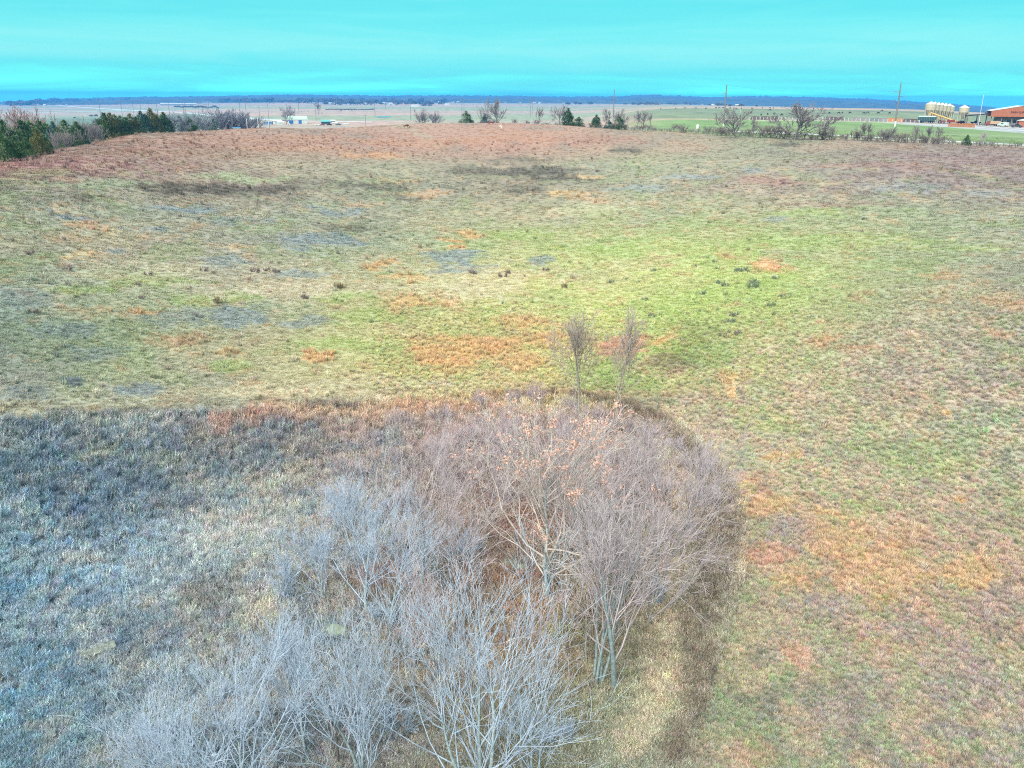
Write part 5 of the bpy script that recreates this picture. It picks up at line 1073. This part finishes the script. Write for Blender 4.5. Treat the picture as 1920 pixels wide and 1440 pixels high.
shed(558, 223.5, 980, 20, 16, 4.6, 3.4, 'big shed with a pale green roof and blue doors on the plain', WHT, mat('pale_green_roof', (196, 236, 208), rough=.5), .05, doors=((-7, 4.5, 3.6, BLUP), (2.4, 3.2, 3.8, BLUP), (6.5, 4, 3, TAR)))
shed(611, 222.5, 960, 9, 7, 2.6, 1.8, 'low shed with a teal roof right of the big one', mat('dark_siding', (70, 92, 96)), TEAL, .1)
shed(521, 220, 990, 8, 6, 3, 1.6, 'white mobile cabin left of the big pale green shed', WHT, WHT, .4); shed(526, 223, 960, 6, 4, 2.4, 1.2, 'small greenish-white cabin below the white one', TAR, TAR, .2)
shed(501, 223, 980, 9, 6, 2.6, 1.4, 'bluish cabin left of the white cabins by the road', mat('blue_siding', (110, 150, 190)), STL, -.2)
shed(622, 217.5, 1020, 7, 4, 2.2, 1.0, 'small white roofed cabin right of the teal roof', STL, WHT)
shed(628, 223, 950, 5, 2.4, 1.6, .6, 'tiny white trailer home right of the teal shed', WHT, TAR, .1); shed(648, 224, 930, 6, 2.6, 1.2, .4, 'flat white trailer farthest right of the farmyard', WHT, WHT)
shed(334, 190.8, 4200, 150, 40, 6, 3, 'very long white roofed building far across the left plain', STL, WHT, 0, 'long_building', 'building')
shed(388, 190.2, 4300, 40, 20, 5, 2, 'white roofed block right of the very long building', STL, WHT, 0, 'long_building', 'building')
shed(777, 196.8, 2800, 27, 12, 4, 2, 'long white shed at the right end of the town', TAR, WHT, 0, 'long_building', 'building')
shed(838, 193.8, 3300, 17, 12, 4, 2, 'white shed alone right of the town', WHT, WHT, 0, 'long_building', 'building')
for u, v, la, m1, m2 in [(604, 227.2, 'dark red car on the farm road by the sheds', REDP, None), (617, 227.5, 'dark car parked near the red one', BLK, None), (634, 227.3, 'green car at the end of the farm road', GRNP, None), (596, 226.5, 'white car on the farm road below the teal shed', WHT, None), (543, 226.8, 'white pickup at the road corner before the big shed', WHT, None)]:
    pickup(u, v, 900 if u > 590 else 930, rs.uniform(-.4, .4), la, m1, 'parked_car', 'car')
# town houses far away
HR = [mat('house_wall', (206, 206, 200)), mat('brick_house', (160, 140, 130))]; HF = [mat('grey_roof', (150, 160, 176)), WHT, mat('brown_roof', (130, 120, 118))]
hw_ = MB().box((0, 0, 1.4), (12, 9, 2.8)); hr_ = MB().add([(-6.5, -5, 2.75), (6.5, -5, 2.75), (6.5, 5, 2.75), (-6.5, 5, 2.75), (-6.5, 0, 5), (6.5, 0, 5)], [(0, 1, 5, 4), (2, 3, 4, 5), (0, 4, 3), (1, 2, 5), (0, 3, 2, 1)])
def rawmesh(nm, b, m_): q = bpy.data.meshes.new(nm); q.from_pydata(b.v, [], b.f); q.materials.append(m_); return q
wm_ = [rawmesh('wall', hw_, m_) for m_ in HR]; rm_ = [rawmesh('roof', hr_, m_) for m_ in HF]
def house(u, v, label, group, s=1.0, k=0):
    x, y, z = gp(u, v, 1200)
    if math.hypot(x, y) < 1700: return
    o = empty('house', (x, y, z), rs.uniform(0, 3.1), label, 'house', group); o.scale = (s, s, s); link('wall', wm_[k % 2], o); link('roof', rm_[k % 3], o)
for i in range(60): house(585 + 190 * rs.random(), rs.uniform(192.2, 197.6), 'small pale roofed house in the distant town', 'houses of the distant town', rs.uniform(1, 1.5), i)
for i in range(12): house(rs.uniform(780, 860), rs.uniform(189.5, 192.5), 'pale house on the rise right of the town', 'houses right of the town', 1.6, i)
for i in range(16): house(rs.uniform(60, 135), rs.uniform(195, 199), 'tiny pale house near the far highway at the left', 'houses by the far highway', 1.3, i)
for i in range(16):
    hu = rs.uniform(1180, 1400); house(hu, float(np.interp(hu, [1180, 1300, 1400], [195.5, 197.0, 198.0])) + rs.uniform(-.6, .8), 'tiny pale building at the foot of the far hills', 'buildings at the foot of the hills', .9, i + 1)
for i in range(10): house(rs.uniform(930, 1120), rs.uniform(189.5, 193), 'tiny pale building on the middle of the far plain', 'buildings of the middle plain', 1.4, i + 1)

# pen fence with pale posts on the right, wire fence along the crest
def post_fence(pts, r_of, n, hgt, label, name, pm, rail_m, rails, w=.14):
    P = [];
    for k in range(n):
        t_ = k / (n - 1) * (len(pts) - 1); i = min(int(t_), len(pts) - 2); t_ -= i; u = pts[i][0] + (pts[i + 1][0] - pts[i][0]) * t_; r = r_of(u) if callable(r_of) else pts[i][1] + (pts[i + 1][1] - pts[i][1]) * t_
        P.append(Vector(pos(u, r)))
    root = empty(name, P[0], 0, label, 'fence'); pmesh = rawmesh('post', MB().box((0, 0, hgt / 2), (w, w, hgt)), pm)
    for p in P: link('post', pmesh, root, p - P[0])
    for f in rails:
        m_ = MB()
        for a, b in zip(P[:-1], P[1:]): m_.cyl(a - P[0] + Vector((0, 0, hgt * f)), b - P[0] + Vector((0, 0, hgt * f)), w * .3 if len(rails) < 4 else .02, None, 4, False)
        m_.build('rail' if len(rails) < 4 else 'wire', rail_m, root)
post_fence([(1403, 552), (1500, 548), (1600, 545), (1722, 545)], None, 44, 1.6, 'pipe fence with pale posts along the cattle pens', 'pen_fence', WHT, STL, (.35, .65, .95), .2)
post_fence([(1828, 512), (1880, 480), (1925, 452), (1990, 420)], None, 14, 1.5, 'pipe fence with white posts along the yard edge at right', 'yard_fence', WHT, STLD, (.4, .9), .18)
post_fence([(870, 0), (1110, 0), (1500, 0), (1990, 0)], lambda u: crest_r(u) * 1.003, 130, 1.35, 'wire fence along the crest on the right side', 'wire_fence', STLD, STL, (.3, .5, .7, .95), .12)
# dark feed piles and pens behind the pen fence
DRT = mat('silage', (92, 76, 74), var=.3, scale=.6); 
for k, (u, la) in enumerate([(1416, 'dark feed bunk at the left end of the cattle pens'), (1435, 'second dark feed bunk in the pens from the left'), (1452, 'dark feed bunk left of the dome crowned tree'), (1556, 'dark silage mound at the left of the pens'), (1566, 'long dark silage mound behind the upright tree'), (1605, 'rust brown feed bunk behind the pen fence'), (1622, 'low dark feed bunk right of the rust brown one'), (1640, 'green-grey feed bunk near the right steel pole'), (1656, 'rust coloured feed bunk beside the right steel pole'), (1703, 'dark round bale feeder left of the trailer'), (1712, 'dark bale feeder next to the trailer'), (1672, 'orange-brown hay bale by the right steel pole'), (1684, 'orange-brown hay bale right behind the right steel pole')]):
    x, y, z = pos(u, 556, 224); mm = ORW if 'bale by' in la or 'bale right' in la else (STLD if 'rust' in la else GRNP if 'green' in la else DRT)
    o = MB().box((0, 0, .9), (5.6 if k not in (4,) else 10, 2.4, 1.8), 0, (.8, .55)).build('silage_mound' if 'mound' in la else 'hay_bale' if 'hay bale' in la else 'feed_bunk', mm, None, (x, y, z), -azof(u, 224) + rs.uniform(-.1, .1)); tag(o, la, 'feed bunk' if 'bunk' in la or 'feeder' in la else 'mound' if 'mound' in la else 'bale')
# small white marker post and the teal booth behind the crest
x, y, z = pos(1308, 372, 237); w_ = empty('water_tank', (x, y, z), 0, 'small white tank standing alone on the green slope', 'tank'); MB().cyl((0, 0, 0), (0, 0, 2.2), .7, .7, 12).build('body', WHT, w_); MB().cyl((0, 0, 2.2), (0, 0, 3.0), .7, .2, 12).build('lid', TAR, w_)
x, y, z = pos(443, 395, 232); w_ = empty('roadside_booth', (x, y, z), .2, 'pale teal and white booth just behind the red hill crest', 'booth'); MB().box((0, 0, .9), (3.2, 2, 1.8)).build('base', TEAL, w_); MB().box((0, 0, 2.9), (2.8, 1.9, 2.2)).build('panel', WHT, w_); MB().box((0, 0, 4.2), (3.4, 2.3, .3)).build('roof', mat('sky_blue_panel', (100, 170, 220)), w_)
WATER = mat('pond_water', (70, 110, 130), rough=.04, var=.05)
for u, v, ru, rd, rmin in ((720, 219.5, 13, 26, 560), (694, 204.8, 10, 50, 900)):
    x, y, z = gp(u, v, rmin); r = math.hypot(x, y); wv = ru * r / FPX / 1; n_ = 28
    V = [(x + wv * math.cos(2 * math.pi * k / n_) * (1 + .15 * math.sin(5 * k)), y + rd * math.sin(2 * math.pi * k / n_), z + .5) for k in range(n_)]
    m_ = bpy.data.meshes.new('pond'); m_.from_pydata(V, [], [tuple(range(n_))]); m_.materials.append(WATER); tag(link('pond', m_), kind='structure')

# ------------------------------------------------------------------ horses and cattle: one skinned body each
def quadruped(name, sc, pose, body_m, label, cat, loc, rz, parts=()):
    """skin-modified skeleton. x is forward."""
    J = {}; vs = []; ed = []; rad = []
    def v(k, p, r, par=None):
        J[k] = len(vs); vs.append(p); rad.append(r)
        if par is not None: ed.append((J[par], J[k]))
    v('hip', (-.62, 0, 1.18), (.25, .27)); v('loin', (-.25, 0, 1.16), (.25, .26), 'hip'); v('belly', (.1, 0, 1.12), (.28, .29), 'loin'); v('chest', (.48, 0, 1.15), (.24, .30), 'belly'); v('withers', (.66, 0, 1.26), (.16, .24), 'chest')
    if pose == 'graze':
        v('neck', (1.0, 0, 1.0), (.11, .17), 'withers'); v('poll', (1.26, 0, .55), (.09, .12), 'neck'); v('face', (1.34, 0, .32), (.075, .10), 'poll'); v('muzzle', (1.36, 0, .12), (.055, .06), 'face'); ear = (1.30, .62)
    else:
        v('neck', (.95, 0, 1.48), (.11, .17), 'withers'); v('poll', (1.2, 0, 1.72), (.09, .12), 'neck'); v('face', (1.42, 0, 1.6), (.075, .10), 'poll'); v('muzzle', (1.6, 0, 1.46), (.055, .06), 'face'); ear = (1.16, 1.85)
    for s, nm in ((-1, 'a'), (1, 'b')):
        v('th' + nm, (-.62, s * .16, .95), (.15, .16), 'hip'); v('st' + nm, (-.52, s * .17, .72), (.085, .10), 'th' + nm); v('hk' + nm, (-.74, s * .17, .48), (.05, .06), 'st' + nm); v('ft' + nm, (-.68, s * .17, .06), (.045, .05), 'hk' + nm)
        v('sh' + nm, (.52, s * .15, .9), (.11, .13), 'chest'); v('kn' + nm, (.55 + .05 * s, s * .16, .48), (.05, .055), 'sh' + nm); v('pf' + nm, (.52 + .1 * s, s * .16, .06), (.045, .05), 'kn' + nm)
        v('ea' + nm, (ear[0], s * .07, ear[1]), (.025, .025), 'poll')
    m = bpy.data.meshes.new('body'); m.from_pydata(vs, ed, []); m.update(); m.materials.append(body_m)
    root = empty(name, loc, rz, label, cat); root.scale = (sc,) * 3
    o = link('body', m, root); md = o.modifiers.new('skin', 'SKIN'); md.use_smooth_shade = True
    for i, q in enumerate(m.skin_vertices[0].data): q.radius = rad[i]; q.use_root = (i == 0)
    ss = o.modifiers.new('sub', 'SUBSURF'); ss.levels = ss.render_levels = 1
    dgx = bpy.context.evaluated_depsgraph_get(); me = bpy.data.meshes.new_from_object(o.evaluated_get(dgx)); o.modifiers.clear(); o.data = me
    if name == 'horse':
        MB().cyl((-.86, 0, 1.2), (-.98, 0, .95), .06, .08, 6).cyl((-.98, 0, .95), (-.96, 0, .45), .08, .03, 6).build('tail', parts, root)
        a, b = vs[J['withers']], vs[J['poll']]; MB().prism([(a[0], a[2] + .2), (b[0], b[2] + .1), (b[0] + .02, b[2] - .02), (a[0] + .1, a[2])], -.03, .03).build('mane', parts, root)
    else: MB().cyl((-.86, 0, 1.25), (-.9, 0, .5), .03, .02, 5).build('tail', parts, root)
    return root
DKB = mat('dark_mane', (40, 28, 26)); 
quadruped('horse', 1.08, 'graze', mat('chestnut_coat', (112, 66, 48), var=.15), 'dark brown horse grazing alone on the crest', 'horse', pos(762, 358), -.25, DKB)
quadruped('horse', 1.05, 'graze', mat('bay_coat', (132, 74, 56), var=.15), 'reddish horse grazing behind the white one', 'horse', pos(921, 372), 2.9, DKB)
quadruped('horse', 1.05, 'graze', mat('grey_coat', (232, 226, 216), var=.05), 'white horse grazing below the tall crest tree', 'horse', pos(938, 350), -1.1, mat('pale_mane', (210, 205, 195)))
COWS = [(1342, 203.6), (1349, 203.5), (1355, 203.4), (1363, 205.7), (1369, 203.8), (1380, 205), (1389, 204.4), (1410, 204.6), (1429, 203.2), (1443, 203.5), (1443, 207.5), (1450, 203.6), (1408, 213), (1427, 217.3), (1439, 216), (1452, 215), (1466, 217.3), (1533, 219.6), (1555, 213.6), (1572, 213.4), (1579, 213.4), (1594, 213.2), (1619, 214), (1626, 213), (1647, 213.6), (1653, 209), (1239, 204.8), (1267, 204.6), (1285, 204.3), (1304, 204.3), (1324, 204.3), (1668, 214), (1848, 213.5), (578, 209), (566, 210.5), (604, 213), (660, 207.5), (640, 208)]
CB = mat('black_cattle', (34, 32, 36), var=.1)
cow0 = None
for i, (u, v) in enumerate(COWS):
    x, y, z = gp(u, v + .4, 470 if u > 700 else 900); s = 1.15 if math.hypot(x, y) < 1300 else 1.6
    la, gr = ('tiny dark cow grazing on the tan plain left of the town hedge', 'cattle on the tan plain') if u < 700 else (('black cow on the upper pasture near its far edge', 'cattle along the far pasture edge') if v < 208.5 else ('black cow grazing by the cattle pens on the right', 'cattle near the pens'))
    if cow0 is None: cow0 = quadruped('cow', s, 'graze', CB, la, 'cow', (x, y, z), .3, CB); cow0['group'] = gr
    else: copy_tree(cow0, (x, y, z), rs.uniform(0, 6.28), s, la, gr)

# ------------------------------------------------------------------ rocks, stone slab, small shrubs in the pasture
def rock(u, v, sx, sy, sz, m_, label, seed, name='boulder', rz_=0.0, group=None, sink=.3):
    bm_ = bpy.data.meshes.new(name); import bmesh
    b = bmesh.new(); bmesh.ops.create_icosphere(b, subdivisions=3, radius=1.0); r_ = random.Random(seed); o_ = [r_.uniform(0, 50) for _ in range(3)]
    from mathutils import noise
    for q in b.verts:
        p = q.co; n_ = noise.noise(p * 1.3 + Vector(o_)) * .32 + noise.noise(p * 3.5 + Vector(o_)) * .1; q.co = p * (1 + n_)
        if q.co.z > .55: q.co.z = .55 + (q.co.z - .55) * .3
    b.to_mesh(bm_); b.free(); bm_.materials.append(m_); x, y, z = gp(u, v)
    o = link(name, bm_, None, (x, y, z + sz * (1 - sink) * .5), rz_, (sx, sy, sz)); tag(o, label, 'rock', group)
MOS = mat('mossy_stone', (158, 168, 148), var=.2, scale=3); PST = mat('pale_stone', (190, 204, 200), var=.15, scale=3); SND = mat('sandstone', (196, 172, 146), var=.15, scale=3); LCH = mat('lichen_stone', (150, 166, 142), var=.15, scale=3)
rock(626, 1192, .75, .6, .45, LCH, 'rounded pale green boulder under the left trees of the thicket', 1); rock(961, 1062, .9, .55, .35, MOS, 'long mossy boulder left of the oak trunk', 2, rz_=-.5)
rock(1045, 1055, .5, .4, .3, MOS, 'smaller mossy boulder right of the oak trunk', 3); rock(614, 1084, .3, .25, .25, PST, 'small pale stone left of the spreading tree', 4)
for i, (u, v, s, m_, la) in enumerate([(732, 1313, .35, PST, 'bluish white stone between the two front trees'), (796, 1309, .2, WHT, 'small bright white stone on the mossy floor'), (816, 1312, .16, SND, 'small tan stone right of the bright white one'), (748, 1350, .5, SND, 'pinkish flat stone beside the forked front tree'), (727, 1355, .4, PST, 'pale flat stone left of the pinkish one'), (765, 1372, .4, SND, 'orange-tan stone at the bottom between front trees'), (745, 1252, .3, SND, 'tan stone among litter right of the forked tree'), (678, 1250, .3, SND, 'tan stone among litter left of the forked tree'), (889, 1165, .4, SND, 'leaf covered tan stone behind the silvery fan'), (826, 1218, .25, SND, 'small tan stone left of the silvery fan stems'), (1030, 1178, .3, SND, 'pinkish stone on the yellow moss patch'), (588, 972, .3, SND, 'tan stone on the open ground left of the thicket'), (652, 980, .2, PST, 'pale chip of stone at the low bushy tree'), (46, 1306, .3, SND, 'small cream stone in the weeds at the lower left'), (223, 1407, .3, SND, 'cream stone left of the pale blue tree')]):
    rock(u, v, s * 1.1, s * .8, s * .5, m_, la, 20 + i, 'stone', i * .7)
x, y, z = gp(188, 1232); sl = MB().box((0, 0, .18), (1.75, .62, .36), 0, (.94, .88)); o = sl.build('stone_slab', mat('slab_stone', (134, 146, 136), var=.45, scale=5), None, (x, y, z + .12), .62); o.rotation_euler = (.16, -.06, .62); tag(o, 'rectangular lichen covered stone slab lying in the left weeds', 'stone slab')
sm = [];
for k in range(3):
    g = grow(random.Random(700 + k), 1.0, stems=7, trunk_r=.02, fork=.05, limbs=16, limb_len=.5, ang=(20, 60), up=.08, lv=(5, 3), ratio=(.6, .5), twig_r=.012, splay=.55); V, Fq = tubes(g[0] + g[1], 3); sm.append(mesh_np('shrub', V, Fq, mat(['olive_stems', 'dark_stems', 'teal_stems'][k], [(150, 142, 108), (146, 134, 130), (138, 158, 136)][k], var=.25, scale=2)))
SH = [(415, 570, 1.5, 0), (571, 560, 1.0, 1), (381, 509, .9, 1), (401, 513, .8, 1), (480, 511, 1.1, 1), (501, 508, .9, 1), (517, 511, 1.0, 1), (277, 517, .9, 1), (259, 535, .8, 1), (128, 508, .9, 1), (58, 477, .9, 1), (634, 540, 1.4, 0), (635, 542, 1.1, 0), (887, 514, 1.2, 1), (944, 520, 1.2, 1), (953, 513, 1., 1), (1022, 508, .9, 1), (1056, 540, 1.2, 0), (1005, 448, .7, 2), (1144, 530, 1., 2), (1225, 508, .8, 2), (1210, 563, .8, 2), (944, 570, .6, 2), (1222, 595, .9, 2), (1173, 525, .6, 2), (1197, 529, .5, 2), (1397, 510, 1.2, 2), (1350, 532, 1., 2), (1359, 537, 1., 2), (1316, 552, 1., 2), (1410, 540, 1.5, 2), (1415, 532, 1.2, 2), (1454, 524, .9, 2), (1466, 558, .9, 2), (1478, 556, .8, 2), (1446, 575, 1., 2), (1384, 510, 1., 2), (1345, 505, .7, 2), (1339, 492, .7, 2), (1302, 500, .7, 2), (1371, 605, .9, 2), (1382, 628, .9, 1), (1357, 632, 1., 1), (1375, 592, 1., 2), (1520, 597, .7, 2), (1546, 548, .5, 1), (1297, 603, .6, 2), (1333, 617, .6, 2), (1310, 585, .5, 2), (1290, 590, .5, 1), (1428, 390, .6, 0), (1556, 384, .5, 1), (1508, 367, .5, 1), (1478, 305, 1.0, 0), (1492, 340, .5, 1), (1627, 371, .5, 1), (1745, 404, .5, 1), (1620, 412, .9, 2), (1867, 418, .5, 0), (1640, 366, .5, 1), (60, 587, .8, 1), (265, 560, .7, 1)]
for i, (u, v, s, k) in enumerate(SH):
    x, y, z = gp(u, v); gr = ['olive-brown round shrubs in the pasture', 'dark leafless shrubs in the pasture', 'greenish low shrubs on the green pasture'][k]
    zn = ('on the straw patch at the left' if u < 300 else 'on the wide straw patch left of centre' if u < 760 else 'on the straw and grass in the centre' if u < 1110 else 'high on the right, toward the fence line' if v < 430 else 'between the lone trees and the tan clump' if u < 1330 else 'around and below the tan clump on the right')
    o = link('small_shrub', sm[k], None, (x, y, z - .03), i * 1.3, s * .95); tag(o, ['round olive-brown shrub ', 'small dark leafless shrub ', 'low greenish-grey shrub '][k] + zn, 'shrub', gr + ', ' + zn)
SH_L = {(415, 570): 'roundest olive-brown shrub, on green grass at the left', (1397, 510): 'wider greenish shrub beside a lone tan grass clump', (1410, 540): 'biggest greenish shrub of the scattered right group', (1478, 305): 'olive shrub high on the right side near the fence line', (1546, 548): 'tiny dark shrub right of the scattered group', (944, 520): 'dark leafless shrub on the pale patch in the middle'}
for o in COL.objects:
    if o.name.startswith('small_shrub'):
        i = int(o.name.split('.')[1]) if '.' in o.name else 0
        if SH[i][:2] in SH_L: o['label'] = SH_L[SH[i][:2]]; del o['group']
